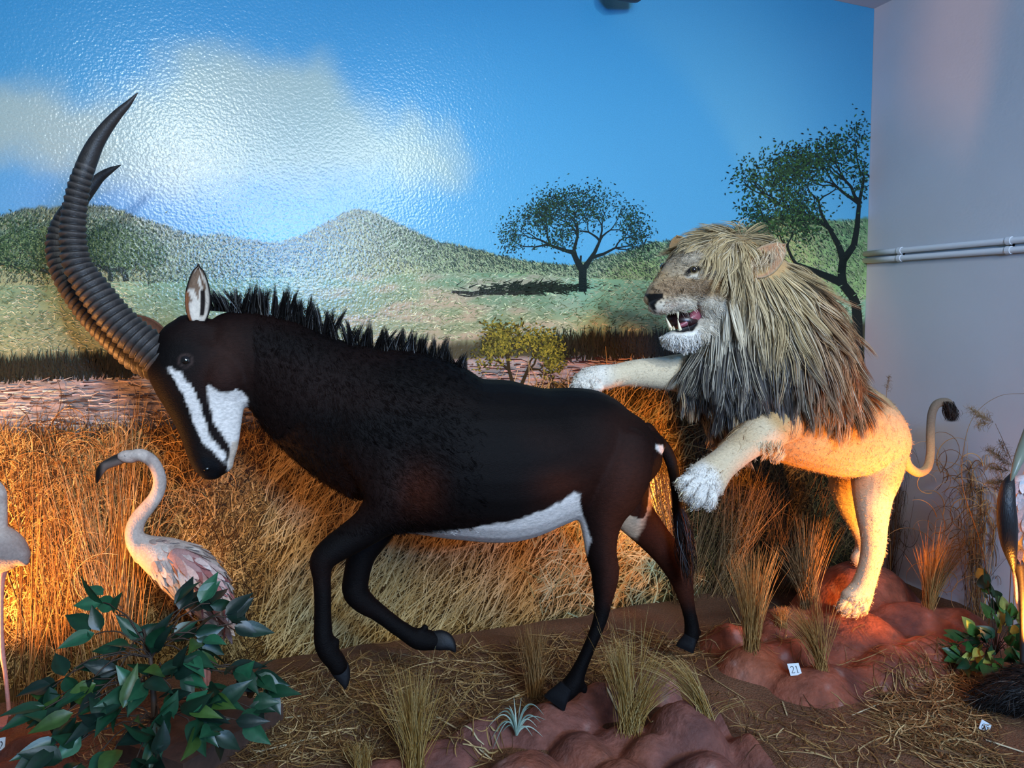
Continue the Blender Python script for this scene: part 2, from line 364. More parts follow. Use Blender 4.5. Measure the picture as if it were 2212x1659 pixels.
ctr = [(1100, 520), (1108, 480), (1150, 455), (1200, 430), (1245, 414), (1300, 424), (1350, 445), (1392, 500), (1385, 545), (1330, 560), (1180, 548), (1120, 545)]
tree([([(1259, 630), (1259, 585), (1256, 575)], 8.5, 8, []), ([(1257, 582), (1246, 562), (1238, 545), (1225, 542), (1190, 530)], 7, 2.6, [(2.7, 34), (3.1, 34), (2.2, 30)]),
      ([(1246, 562), (1240, 540), (1248, 510)], 4.5, 2.6, [(1.7, 34), (2.1, 34), (1.2, 30)]), ([(1260, 582), (1272, 565), (1285, 545), (1296, 520)], 6.5, 2.6, [(1.5, 34), (.9, 34), (1.9, 30)]),
      ([(1280, 556), (1305, 548), (1330, 535)], 4, 2, [(.5, 30), (.1, 26), (.95, 30)]), ([(1254, 570), (1255, 552)], 2, 2, [])], 5, '141f1c', ['1c3220', '12241a', '2c4c28', '0e1c16'], 4200, 2.6, .52, 31, ctr, lrad=15)
rt = [(1545, 430), (1600, 400), (1640, 350), (1700, 340), (1780, 340), (1830, 300), (1868, 280), (1868, 650), (1800, 620), (1740, 600), (1700, 540), (1600, 470)]
tree([([(1853, 790), (1853, 700), (1850, 660), (1842, 640), (1822, 615), (1818, 590), (1822, 560)], 11, 8, []), ([(1822, 560), (1812, 530), (1790, 490)], 8, 4, [(1.9, 60), (2.5, 55)]),
      ([(1822, 562), (1845, 530), (1852, 490), (1856, 440)], 8, 4, [(1.5, 60), (1.9, 60), (2.4, 60)]), ([(1818, 610), (1770, 590), (1720, 570)], 9, 4, [(2.9, 36), (2.4, 40)]),
      ([(1800, 500), (1760, 470), (1700, 450)], 4, 2.4, [(2.7, 60), (3.0, 60), (2.2, 50)])], 5, '131a17', ['1e3822', '14281a', '305428', '0f1c16', '26442a'], 4600, 3.8, .55, 37, rt, lrad=20)
lt = [(-200, 520), (-120, 490), (0, 480), (120, 470), (220, 485), (300, 500), (345, 540), (350, 590), (300, 596), (180, 592), (60, 596), (-200, 600)]
tree([([(272, 607), (270, 592), (262, 584)], 7, 5, [(2.2, 26), (1.2, 26), (2.9, 30), (.4, 30)]), ([(238, 607), (240, 590), (230, 582)], 6, 4, [(2.4, 26), (1.6, 26), (2.9, 34)]), ([(120, 592), (60, 575), (0, 570)], 4, 2.5, [(2.9, 40), (2.5, 34)]), ([(40, 585), (20, 565)], 3, 2, [(2.2, 30), (1.2, 30)])], 4, '22302a', ['3c5838', '2a442e', '56724a', '203828'], 3600, 3.6, .6, 41, lt, lrad=20)
n = 5200; k_ = r2.integers(0, 5, n); cx_ = np.array([40, 120, 255, 300, -60])[k_]; cy_ = np.array([545, 520, 535, 550, 540])[k_]; an = r2.uniform(0, 6.28, n); rr_ = np.sqrt(r2.uniform(0, 1, n))
x = cx_ + np.cos(an) * rr_ * np.array([80, 70, 75, 62, 80])[k_]; y = cy_ + np.sin(an) * rr_ * np.array([42, 34, 40, 34, 40])[k_]
paint(leaf_quads(x, y, r2.uniform(2, 4.6, n), r2.uniform(0, 6.28, n)), np.stack([hexc(h) for h in ('3c5838', '2a442e', '56724a', '203828', '6c865c')])[r2.integers(0, 5, n)] * r2.uniform(.7, 1.25, (n, 1))); layer()
bs = [(1022, 735), (1060, 705), (1110, 704), (1150, 712), (1200, 735), (1224, 750), (1205, 775), (1190, 822), (1060, 822), (1030, 790)]
tree([([(1110, 835), (1100, 800)], 4, 3, [(2.3, 26), (1.6, 30), (1.9, 30)]), ([(1125, 835), (1140, 800)], 4, 3, [(.8, 30), (1.3, 30), (.5, 26)]), ([(1060, 790), (1052, 725)], 1.6, 1.2, [(2.2, 12), (.9, 12)])], 4, '2b2416', ['6a6826', '80782c', '4a4c1e', '363416'], 1500, 4.6, .6, 43, bs, lrad=12)
# ---- printed dry grass, thick at the foot of the picture
def straw(n, x0, x1, ylo, yhi, cols, lmin, lmax, wmin, wmax, amean, asd, bend):
    x = r2.uniform(x0, x1, n); f = r2.uniform(0, 1, n); y = (lin(grass, x) + ylo) * (1 - f) + yhi * f
    c = np.stack([hexc(h) for h in cols])[r2.integers(0, len(cols), n)] * r2.uniform(.6, 1.3, (n, 1))
    strokes(x, y, r2.normal(amean, asd, n), r2.uniform(lmin, lmax, n), r2.uniform(wmin, wmax, n), c, r2.normal(0, bend, n), 3); layer()
straw(14000, -330, 1120, 6, 1490, ['5b4020', '7c5c2e', '3a2814', '8c6e3c', '2a1d0e'], 18, 60, .6, 1.5, 1.2, .9, .9)
straw(9500, 420, 1330, 30, 1470, ['94723f', 'ac8850', '6a4c26', '452f18', '2e2012'], 22, 80, .5, 1.3, 1.05, .6, .7)
straw(9000, -330, 560, 10, 1490, ['a88248', 'c49e60', '80602f', '573a1c', '332212'], 22, 80, .6, 1.6, 1.3, .7, .9)
straw(9000, 1180, 1880, 4, 1330, ['3c351d', '564a2a', '28251a', '685a36', '1a1810'], 18, 70, .7, 1.7, 1.35, .75, .9)  # darker blades at the right, with the shadow there painted in
straw(2300, 560, 1420, 60, 1450, ['ccb07a', 'b89a64', 'a48450'], 60, 170, .7, 1.5, .98, .25, .5)
straw(420, 1150, 1480, 60, 1330, ['9fa07a', 'b4b48c', '83845e'], 30, 90, 1.0, 1.8, .9, .8, .6)
M_MURAL = mat('printed vinyl mural', None, 0.22, attr=True, spec=0.32, var=0.13, vscale=260.0, bump=0.22, bscale=90.0, bdist=0.006, bdetail=1.5)
tag(mur.out('savanna_mural', M_MURAL), 'wall-wide printed savanna mural of blue sky, hills, trees and dry grass behind the animals', 'mural')
# ---------------------------------------------------------------- conduit pipes on the side wall
M_PIPE = mat('white painted pipe', s2l([222, 224, 228]), 0.42)
def wallpix(px, py):
    r = ray(px, py); return CAM + r * ((WX - 0.022) / r[0])
for k, (a, b, dz, lab) in enumerate((((1870, 548), (2212, 517), 0, 'upper of two white conduit pipes along the grey side wall'), ((1870, 563), (2212, 538), 1, 'lower of two white conduit pipes along the grey side wall'))):
    p0, p1 = wallpix(*a), wallpix(*b); dirv = nrm(p1 - p0); p0 = p0 - dirv * ((D - 0.004 - p0[1]) / -dirv[1]) ; p1 = p1 + dirv * 1.2
    e = tag(empty('conduit_pipe', p0), lab, 'pipe', 'conduit pipes on the side wall')
    v, f = rings(np.linspace(p0, p1, 12), np.full(12, .0155), np.full(12, .0155), 14, cap=False, hint=[1, 0, .01]); build('pipe_run', v, f, M_PIPE, e, smooth=True)
    for q in ((1945, 2180) if k == 0 else (1945, 2180)):
        rr = ray(q, 545.); c = CAM + rr * ((WX - .02) / rr[0]); t = (c[1] - p0[1]) / dirv[1]; c = p0 + dirv * t
        v, f = rings(np.linspace(c - dirv * .012, c + dirv * .012, 2), np.full(2, .0195), np.full(2, .0195), 14, cap=False, hint=[1, 0, .01]); build('pipe_clamp', v, f, M_PIPE, e)
        s_ = -1 if k == 0 else 1
        box('clamp_tab', (WX - .006, c[1] - .012, c[2] - .034 if s_ < 0 else c[2] + .0), (WX - .0005, c[1] + .012, c[2] if s_ < 0 else c[2] + .034), M_PIPE, e)
# ---------------------------------------------------------------- a spotlight on the ceiling, only its lip shows
M_BLACK = mat('black lamp housing', (0.012, 0.012, 0.014), 0.5)
tip = P(1372, 4, 3.62); c = tip + [0.02, 0, .05]
e = tag(empty('ceiling_spotlight', (c[0], c[1], CEIL)), 'dark spotlight can under the ceiling above the mural, only its lip in view', 'lamp')
ax = nrm(np.array([-.85, -.35, -.16])); cc = tip + [.0, 0, .052]
v, f = rings(np.linspace(cc - ax * .01, cc + ax * .16, 6), np.array([.052, .055, .055, .055, .055, .03]), np.array([.052, .055, .055, .055, .055, .03]), 20, cap=False, hint=[0, 0, 1]); build('lamp_can', v, f, M_BLACK, e, smooth=True)
v, f = rings(np.array([cc, [cc[0], cc[1], CEIL]]), np.full(2, .008), np.full(2, .008), 10, cap=False); build('drop_rod', v, f, M_BLACK, e)
# ================================================================ sandy floor, red rock mounds, straw litter
def bumps_of(lst): 
    o = []
    for px, py, d, rx, ry, *r in lst:
        p = P(px, py, d); o.append((p[0], p[1], p[2], rx, ry, math.radians(r[0]) if r else 0.0, r[1] if len(r) > 1 else 2.0))
    return o
def ground(x, y):
    x = np.asarray(x, float); y = np.asarray(y, float); p = np.stack([x, y], -1)
    z = 0.012 * vnoise(p, 2.1, 51) + 0.006 * vnoise(p, 7.0, 52) + 0.002 * vnoise(p, 23., 53)
    z = z + 0.05 * sstep(2.3, 3.3, x) * sstep(2.2, 3.2, y)
    for cx, cy, h, s in ((1.99, 2.46, .055, .22), (0.45, 2.95, .05, .35), (-.7, 2.6, .06, .4)):
        z = z + h * np.exp(-((x - cx) ** 2 + (y - cy) ** 2) / s ** 2)
    return z
def rockh(b, x, y, seed, k=0.045):
    p = np.stack([x, y], -1); wx = x + .022 * vnoise(p, 4.5, seed); wy = y + .022 * vnoise(p, 4.5, seed + 1)
    g = ground(x, y); z = np.full(x.shape, -9.0)
    for cx, cy, cz, rx, ry, rot, pw in b:
        dx, dy = wx - cx, wy - cy; c, s = math.cos(rot), math.sin(rot); u, v = (dx * c + dy * s) / rx, (-dx * s + dy * c) / ry
        r = np.sqrt(u * u + v * v); hgt = cz - float(ground(cx, cy)) + .07
        prof = np.where(r < 1, (1 - r ** pw) * (1 - .12 * r), -(r - 1) * 1.0); q = float(ground(cx, cy)) * 0 + g - .07 + hgt * prof
        m = np.maximum(z, q); dlt = np.abs(z - q); z = m + np.where(dlt < k, (k - dlt) ** 2 / (4 * k), 0)
    z = z + .013 * vnoise(p, 6., seed + 2) + .003 * vnoise(p, 26., seed + 3)
    return np.maximum(z, g - .06)
RB_LION = bumps_of([(1838, 1326, 3.45, .40, .34), (1850, 1214, 3.80, .44, .30), (1955, 1300, 3.58, .42, .22, -30), (1930, 1400, 3.16, .34, .20), (1790, 1442, 3.02, .34, .18), (1640, 1392, 3.13, .20, .19, 0, 2.6), (2080, 1318, 3.52, .26, .2), (1700, 1318, 3.6, .32, .24), (1585, 1345, 3.45, .22, .2), (1720, 1380, 3.25, .3, .2), (2010, 1380, 3.25, .3, .2)])
RB_FRONT = bumps_of([(1205, 1522, 2.74, .26, .2), (1482, 1530, 2.56, .15, .19, 10, 3.2), (1310, 1482, 2.88, .24, .17), (1430, 1436, 2.98, .26, .15, -25), (1570, 1510, 2.72, .15, .2, 0), (1625, 1600, 2.5, .13, .2, 15), (1255, 1590, 2.5, .15, .2, 0, 2.6), (1050, 1548, 2.66, .24, .13), (955, 1592, 2.52, .2, .16), (1130, 1640, 2.34, .22, .16, 0, 2.5), (835, 1640, 2.42, .22, .13), (1350, 1650, 2.34, .2, .2), (1345, 1560, 2.62, .2, .16), (1400, 1590, 2.5, .16, .16), (1530, 1640, 2.32, .2, .2, 0, 2.6), (1000, 1700, 2.25, .3, .2), (1250, 1720, 2.15, .35, .2)])
RB_LEFT = bumps_of([(22, 1530, 2.62, .22, .12), (-60, 1560, 2.5, .25, .2), (70, 1590, 2.42, .17, .13), (140, 1560, 2.55, .17, .09), (30, 1640, 2.3, .2, .15)])
RB_BACK = bumps_of([(2150, 1455, 3.05, .2, .12), (2230, 1430, 3.1, .25, .2)])
def surf(x, y):
    x = np.asarray(x, float); y = np.asarray(y, float)
    return np.maximum.reduce([ground(x, y), rockh(RB_LION, x, y, 61), rockh(RB_FRONT, x, y, 71), rockh(RB_LEFT, x, y, 81)])
def gridmesh(x0, x1, y0, y1, st, fn):
    xs = np.arange(x0, x1 + st / 2, st); ys = np.arange(y0, y1 + st / 2, st); a, b = np.meshgrid(xs, ys); z = fn(a, b); n = len(xs)
    v = np.stack([a, b, z], -1).reshape(-1, 3); i = (np.arange(len(ys) - 1)[:, None] * n + np.arange(n - 1)).ravel()
    return v, np.stack([i, i + 1, i + n + 1, i + n], -1)
v, f = gridmesh(-2.58, WX - .003, -3.1, D - .004, .02, ground)
nz = vnoise(v[:, :2], 3.2, 91); c = s2l([124, 88, 64]) * (1 + .22 * nz[:, None]); c = mixc(c, s2l([66, 46, 34]), sstep(.1, 1, vnoise(v[:, :2], 1.7, 92)) * .7)
M_SOIL = mat('sandy soil', None, 0.92, attr=True, spec=.2, var=.4, vscale=150., bump=.7, bscale=170., bdist=.02, bdetail=6)
tag(build('floor', v, f, M_SOIL, None, c, True), kind='structure')
M_ROCK = mat('red sculpted rock', None, 0.74, attr=True, spec=.35, var=.28, vscale=26., bump=.5, bscale=48., bdist=.02, bdetail=6)
def rock(name, b, box_, seed, base, pale, lab):
    v, f = gridmesh(*box_, .012, lambda a, b_: rockh(b, a, b_, seed))
    keep = v[:, 2] > ground(v[:, 0], v[:, 1]) - .055
    f = f[keep[f].any(1)]; used = np.unique(f); mp = np.full(len(v), -1); mp[used] = np.arange(len(used)); v, f = v[used], mp[f]
    n1 = vnoise(v, 5.5, seed + 5); n2 = vnoise(v, 14., seed + 6); n3 = vnoise(v, 3.1, seed + 7); n4 = vnoise(v, 31., seed + 8)
    c = np.tile(s2l(base), (len(v), 1)) * (1 + .22 * n2[:, None] + .12 * n4[:, None])
    c = mixc(c, s2l([148, 80, 48]), sstep(.0, .9, n3) * .6); c = mixc(c, s2l(pale), sstep(.15, 1.0, n1) * .6)
    c = mixc(c, s2l([58, 36, 36]), sstep(.15, 1.0, -n1 + .3 * n4) * .65); c = mixc(c, s2l([176, 150, 140]), sstep(.75, 1.2, n2 + .4 * n4) * .4)
    return tag(build(name, v, f, M_ROCK, None, c, True, origin=(v[:, 0].mean(), v[:, 1].mean(), 0)), lab, 'rock')
rock('rock_mound', RB_LION, (1.3, 3.5, 2.1, 3.34), 61, [138, 76, 56], [166, 104, 80], 'broad red rock mound under the hind paws of the lion')
rock('rock_mound', RB_FRONT, (-.5, 1.65, 1.35, 2.95), 71, [126, 78, 66], [158, 116, 104], 'lumpy purplish red rock under the antelope rear hoof at the front edge')
rock('rock_mound', RB_LEFT, (-1.35, -.15, 1.75, 2.8), 81, [112, 62, 46], [134, 84, 60], 'small brown red rock beside the leafy green plant at the left edge')
# ---- loose straw
def litter(n, poly, seed, lmin, lmax, wmin, wmax, cols, lift=.012, curl=.5, asp=None):
    r = np.random.default_rng(seed); poly = np.array(poly, float); lo, hi = poly.min(0), poly.max(0); xs, ys = [], []
    while len(xs) < n:
        x = r.uniform(lo[0], hi[0], n); y = r.uniform(lo[1], hi[1], n); ok = sdist(x, y, poly) + r.normal(0, 18, n) > 0; xs += x[ok].tolist(); ys += y[ok].tolist()
    g = Gp(np.array(xs[:n]), np.array(ys[:n]), .03); S = 7
    a = r.uniform(0, 6.28, n) if asp is None else r.normal(asp, .5, n); ln = r.uniform(lmin, lmax, n); cv = r.normal(0, curl, n)
    t = np.linspace(-.5, .5, S); ang = a[:, None] + cv[:, None] * t * 2
    dx = np.cumsum(np.cos(ang) * ln[:, None] / (S - 1), 1); dy = np.cumsum(np.sin(ang) * ln[:, None] / (S - 1), 1)
    X = g[:, :1] + dx - dx.mean(1, keepdims=True); Y = g[:, 1:2] + dy - dy.mean(1, keepdims=True)
    Y = np.minimum(Y, D - .03); X = np.minimum(X, WX - .03)
    Z = surf(X, Y); Z = np.maximum(Z, (Z.mean(1, keepdims=True) * .5 + Z * .5)) + r.uniform(.002, lift, n)[:, None] + np.abs(r.normal(0, .008, n))[:, None] * (t * 2) ** 2
    L = np.stack([X, Y, Z], -1); W = r.uniform(wmin, wmax, n)[:, None] * np.array([.6, .9, 1, 1, 1, .8, .4])
    T = nrm(L[:, -1] - L[:, 0]); tilt = nrm(np.stack([r.normal(0, .5, n), r.normal(0, .5, n), np.ones(n)], -1)); sd = nrm(np.cross(T, tilt))
    c = np.stack([hexc(h) for h in cols])[r.integers(0, len(cols), n)] * r.uniform(.65, 1.25, (n, 1))
    return ribbons(L, W, sd, c)
M_STRAW = mat('dry straw', None, .6, attr=True, spec=.3)
SC = ['a98653', '8f6b3d', 'c3a472', '6f4f2c', '7d5a34', '5a3f26']
A = Acc()
A.add(*litter(2600, [(560, 1480), (760, 1430), (980, 1400), (1250, 1360), (1480, 1350), (1560, 1400), (1460, 1440), (1200, 1490), (1040, 1520), (900, 1580), (780, 1640), (500, 1640), (500, 1540)], 101, .05, .26, .0010, .0026, SC))
A.add(*litter(1100, [(1900, 1480), (2000, 1440), (2120, 1420), (2140, 1500), (2120, 1600), (2200, 1640), (2100, 1659), (1940, 1600), (1880, 1540)], 102, .05, .25, .0010, .0025, SC))
A.add(*litter(260, [(1500, 1540), (1700, 1530), (1900, 1520), (1950, 1659), (1700, 1659), (1600, 1580)], 103, .04, .2, .001, .0024, SC, curl=.8))
A.add(*litter(90, [(1560, 1330), (1700, 1370), (1900, 1420), (1800, 1470), (1680, 1430), (1560, 1370)], 104, .04, .22, .001, .002, SC, lift=.01))
A.add(*litter(180, [(150, 1540), (420, 1480), (520, 1560), (400, 1650), (150, 1640)], 105, .04, .2, .001, .0026, SC))
A.add(*litter(60, [(950, 1560), (1050, 1520), (1100, 1560), (1060, 1640), (980, 1640)], 106, .05, .15, .0012, .0026, SC))
for o_ in [A.out('straw_litter', M_STRAW)]: tag(o_, 'loose dry straw strewn over the sandy floor between the rocks', 'straw', kind='stuff')
# ---- the larger pale reed pieces that lie on top
M_REED = mat('split pale reed', None, .55, attr=True, spec=.3, var=.15, vscale=60., stretch=(1, 1, 1))
big = [(940, 1547, 1045, 1580, 5), (1000, 1607, 1075, 1585, 6), (1025, 1520, 1085, 1590, 4), (1035, 1600, 1062, 1640, 4), (1080, 1520, 1140, 1490, 5), (1060, 1575, 1110, 1545, 6), (970, 1655, 1060, 1645, 4), (1310, 1490, 1345, 1555, 6), (1305, 1450, 1325, 1510, 3), (1380, 1530, 1410, 1565, 3), (2040, 1585, 2120, 1610, 7), (2130, 1598, 2212, 1625, 6), (1690, 1515, 1700, 1545, 4), (1740, 1620, 1800, 1640, 6), (520, 1600, 690, 1590, 3), (545, 1627, 685, 1592, 6), (610, 1550, 650, 1545, 5), (620, 1625, 670, 1640, 5), (690, 1560, 770, 1590, 5), (1840, 1545, 1900, 1520, 4), (1580, 1310, 1600, 1345, 4), (1500, 1440, 1610, 1510, 3), (2010, 1470, 2100, 1500, 6)]
for i, (xa, ya, xb, yb, wpx) in enumerate(big):
    a, b = Gp(xa, ya, .06), Gp(xb, yb, .06); t = np.linspace(0, 1, 9)[:, None]; L = a * (1 - t) + b * t
    L[:, 0] = np.minimum(L[:, 0], WX - .03); z = surf(L[:, 0], L[:, 1]); m = np.maximum(z, z[0] * (1 - t[:, 0]) + z[-1] * t[:, 0]); L[:, 2] = m + .006
    # slide along the sight line so that the piece lies where the photo shows it
    for _ in range(4):
        for q in range(9):
            g = Gp(xa * (1 - t[q, 0]) + xb * t[q, 0], ya * (1 - t[q, 0]) + yb * t[q, 0], L[q, 2]); L[q, :2] = g[:2]
        L[:, 0] = np.minimum(L[:, 0], WX - .03); z = surf(L[:, 0], L[:, 1]); L[:, 2] = np.maximum(z, z[0] * (1 - t[:, 0]) + z[-1] * t[:, 0]) + .006
    wd = wpx * 2.6 / F / 2; v, f = rings(L, np.full(9, wd) * np.r_[.7, np.ones(7), .6], np.full(9, wd * .45), 8, hint=[0, 0, 1])
    c = np.tile(hexc(['c9b78c', 'b59c6b', 'a88f62', 'd0c4a0'][i % 4]), (len(v), 1))
    tag(build('reed_stalk', v, f, M_REED, None, c, True, origin=L[4]), 'pale broken reed stalk lying among the straw on the floor', 'straw', 'broken reed stalks on the floor')
# ---- low board by the leafy plant
M_BOARD = mat('dark brown board', s2l([74, 52, 40]), .8, var=.3, vscale=30., bump=.3, bscale=60.)
q = [Gp(612, 1520, .075), Gp(395, 1650, .075), Gp(250, 1600, .075), Gp(470, 1490, .075)]
v = [tuple(p) for p in q] + [(p[0], p[1], -.02) for p in q]
tag(build('wooden_board', v, [(0, 1, 2, 3), (7, 6, 5, 4), (0, 4, 5, 1), (1, 5, 6, 2), (2, 6, 7, 3), (3, 7, 4, 0)], M_BOARD), 'low dark brown board lying under the leafy green plant', 'board')
# ================================================================ the sable antelope
def dS(px): return 2.50 + (np.asarray(px, float) - 430) * 0.00045
def st(lst, off=0.0):
    """(px, py, half width px, half depth m [, extra depth]) -> stations at the antelope's own distance"""
    return [(q[0], q[1], float(dS(q[0])) + off + (q[4] if len(q) > 4 else 0), q[2], q[3]) for q in lst]
M_SABLE = mat("black brown antelope coat", None, .6, attr=True, spec=.08, var=.28, vscale=70., bump=.32, bscale=190., bdist=.006, stretch=(1, 1, 2.2))
M_HORN = mat('ridged dark horn', None, .5, attr=True, spec=.35, var=.3, vscale=60., bump=.25, bscale=150., bdist=.004)
M_HOOF = mat('black hoof', (.006, .006, .007), .5, spec=.2, bump=.2, bscale=120., bdist=.003)
M_EYE = mat('dark glass eye', (.004, .003, .003), .06, spec=.6, coat=1.0)
sx0, sy0 = 1000., 1500.
sable = tag(empty('sable_antelope', (float(P(1000, 1400, dS(1000))[0]), float(P(1000, 1400, dS(1000))[1]), 0)), 'black sable antelope with long curved ridged horns and white striped face, forelegs raised', 'antelope')
parts = []
parts.append(loft(st([(1412, 960, 28, .07), (1392, 968, 66, .12), (1345, 975, 97, .17), (1290, 973, 126, .205), (1240, 972, 136, .225), (1180, 986, 152, .25), (1100, 995, 174, .265), (1000, 988, 176, .265), (930, 967, 189, .24), (870, 952, 197, .215), (805, 942, 190, .195), (755, 950, 182, .175), (715, 968, 150, .135), (693, 995, 92, .08), (686, 1005, 40, .04)]), 5, 28, 2.1))
parts.append(loft(st([(830, 925, 165, .19), (760, 893, 156, .165), (690, 856, 137, .14), (612, 800, 113, .115), (545, 768, 96, .1), (480, 758, 86, .09)]), 6, 24))
# head: forehead, cheek and muzzle in one tapering loft down the face
hd = lambda l: [(a, b, 2.49 + (e[0] if e else 0), c, d) for a, b, c, d, *e in l]
parts.append(loft(hd([(440, 712, 62, .06), (430, 745, 86, .085), (432, 785, 105, .092), (438, 825, 98, .088), (446, 870, 82, .075), (453, 915, 67, .06), (457, 955, 57, .052), (457, 985, 49, .05), (456, 1008, 38, .046), (457, 1022, 24, .034)]), 6, 24, 2.6))
parts.append(blob(478, 812, 2.475, 58, 66, .062)); parts.append(blob(478, 812, 2.525, 58, 66, .06))
parts.append(blob(402, 776, 2.425, 27, 27, .03)); parts.append(blob(398, 776, 2.56, 27, 27, .03))          # eye sockets
parts.append(blob(470, 1003, 2.49, 34, 24, .04))                                                               # lower lip and chin
parts.append(blob(372, 755, 2.49, 40, 40, .075))                                                                # horn pedicle
# near hind leg
parts.append(loft(st([(1335, 945, 72, .07), (1325, 1010, 84, .095), (1312, 1065, 72, .09), (1300, 1110, 54, .07), (1297, 1152, 40, .055), (1299, 1195, 34, .045), (1307, 1232, 31.5, .04), (1306, 1262, 28, .036), (1303, 1296, 21, .028), (1297, 1335, 16.5, .023), (1282, 1376, 14.5, .021), (1265, 1416, 14.5, .021), (1250, 1450, 17, .025), (1238, 1476, 22, .029), (1222, 1494, 22, .027), (1206, 1506, 19, .025)], -.14), 5, 18))
parts.append(blob(1262, 1487, 2.73, 9, 13, .015))
# far hind leg
parts.append(loft(st([(1330, 1020, 74, .07), (1352, 1080, 58, .07), (1375, 1118, 44, .055), (1410, 1158, 36, .046), (1442, 1196, 32, .042), (1466, 1236, 28, .038), (1478, 1275, 21, .029), (1487, 1315, 15.5, .023), (1494, 1348, 16, .024), (1494, 1372, 17.5, .026), (1488, 1388, 15, .024)], .17), 5, 18))
parts.append(blob(1509, 1366, 3.17, 7, 10, .012))
# near foreleg, folded with the hoof pointing down
parts.append(loft(st([(850, 960, 70, .06), (848, 1040, 74, .085), (835, 1095, 58, .085), (800, 1133, 42, .065), (758, 1162, 36, .05), (720, 1187, 32, .042), (696, 1212, 28, .037), (695, 1245, 21, .029), (697, 1290, 19, .026), (697, 1340, 19.5, .025), (699, 1382, 22, .029), (709, 1408, 23, .03), (725, 1428, 22, .028), (733, 1445, 20, .026)], -.14), 5, 18))
parts.append(blob(727, 1388, 2.49, 8, 12, .014))
# far foreleg, folded back
parts.append(loft(st([(840, 1080, 56, .06), (808, 1150, 40, .055), (783, 1195, 32, .045), (771, 1240, 29, .038), (768, 1276, 29, .037), (786, 1301, 25, .034), (816, 1322, 20, .027), (850, 1348, 18.5, .025), (882, 1370, 19.5, .026), (905, 1381, 23, .029), (930, 1383, 22, .027), (945, 1384, 20, .025)], .15), 5, 18))
parts.append(blob(918, 1355, 2.86, 9, 8, .013))
# tail root
parts.append(loft(st([(1396, 925, 16, .03), (1416, 945, 13, .022), (1432, 965, 11, .018)], .02), 4, 12))
sb = merge_body('body', parts, .0075, 9, M_SABLE, sable, .6)
sv = getv(sb.data); qx, qy, _ = pix(sv)
fr = vnoise(sv, 90., 5) * 3.0
blk, brn, red, wht = s2l([12, 9, 9]), s2l([31, 17, 14]), s2l([66, 31, 19]), s2l([216, 208, 200])
c = np.tile(blk, (len(sv), 1)); n1 = vnoise(sv, 6., 6)
c = mixc(c, brn, sstep(-.3, .9, n1) * .55)
c = mixc(c, brn, sstep(60, -60, np.hypot((qx - 760) / 1.2, qy - 1060) - 60) * .9)                 # browner breast
c = mixc(c, red, np.exp(-((qx - 905) / 46) ** 2 - ((qy - 1060) / 55) ** 2) * .75)
c = mixc(c, red, np.exp(-((qx - 1355) / 60) ** 2 - ((qy - 1090) / 130) ** 2) * .75)  # reddish lamplight on the rump, painted into the coat
c = mixc(c, red, sstep(1060, 1150, qy) * sstep(1290, 1330, qx) * (1 - sstep(1280, 1340, qy)) * .7)  # same painted lamp glow down the rear of the hind legs
c = mixc(c, red * .8, np.exp(-((qx - 1215) / 60) ** 2 - ((qy - 1050) / 40) ** 2) * .7)
c = mixc(c, red * .8, np.exp(-((qx - 470) / 42) ** 2 - ((qy - 812) / 30) ** 2) * .35)
c = mixc(c, blk, sstep(1300, 1350, qy)); body_c = c
belly = [(880, 1153), (940, 1149), (1000, 1142), (1060, 1134), (1120, 1122), (1175, 1102), (1210, 1084), (1240, 1062), (1252, 1066), (1252, 1200), (900, 1210)]
sg = sdist(qx, qy, belly) + fr; dpt = (sv - CAM) @ FWD
c = mixc(c, wht, sstep(-3, 4, sg) * (qx < 1262))
thigh = [(1238, 1070), (1250, 1075), (1262, 1120), (1277, 1165), (1268, 1200), (1240, 1180)]
c = mixc(c, wht, sstep(-2, 4, sdist(qx, qy, thigh) + fr * .6))
inner = [(1330, 1140), (1352, 1096), (1385, 1040), (1420, 1070), (1398, 1120), (1376, 1166), (1345, 1160)]
c = mixc(c, s2l([200, 170, 140]), sstep(-4, 8, sdist(qx, qy, inner) + fr) * (dpt > dS(qx) + .11))
c = mixc(c, wht, sstep(-2, 3, sdist(qx, qy, [(1416, 960), (1432, 962), (1438, 985), (1428, 980), (1416, 970)])))
# face: two white blazes each side, white chin, black nose
head = (qx < 548) & (qy > 690)
c = mixc(c, s2l([46, 27, 21]), np.exp(-((qx - 490) / 50) ** 2 - ((qy - 770) / 60) ** 2) * .8 * head)  # soft highlight on the head, painted as a brown tone
c = mixc(c, s2l([64, 50, 46]), np.exp(-((np.hypot(qx - 401, (qy - 779) * 1.1) - 14.5) / 2.6) ** 2) * .8 * head * (dpt < 2.5))
s1 = [(361, 795), (370, 793), (392, 808), (415, 838), (432, 872), (440, 905), (452, 940), (470, 962), (490, 980), (485, 1003), (472, 990), (455, 968), (436, 955), (424, 925), (412, 895), (398, 860), (378, 825)]
s2_ = [(446, 826), (461, 841), (486, 850), (510, 842), (526, 848), (535, 860), (534, 900), (529, 930), (527, 960), (520, 985), (505, 1003), (493, 1020), (488, 1003), (500, 980), (497, 962), (478, 935), (462, 915), (455, 890), (448, 860)]
for poly in (s1, s2_): c = np.where(head[:, None], mixc(c, wht, sstep(-2.5, 3, sdist(qx, qy, poly) + fr * .9)), c)
jaw = [(500, 955), (518, 950), (520, 985), (508, 1006), (496, 1018), (492, 1004)]
c = np.where(head[:, None], mixc(c, s2l([196, 178, 160]), sstep(-2, 3, sdist(qx, qy, jaw))), c)
nose = [(418, 1000), (440, 985), (470, 995), (478, 1015), (470, 1035), (440, 1036), (420, 1020)]
c = np.where(head[:, None], mixc(c, (.004, .004, .005), sstep(-2, 4, sdist(qx, qy, nose))), c)
setcol(sb.data, c)
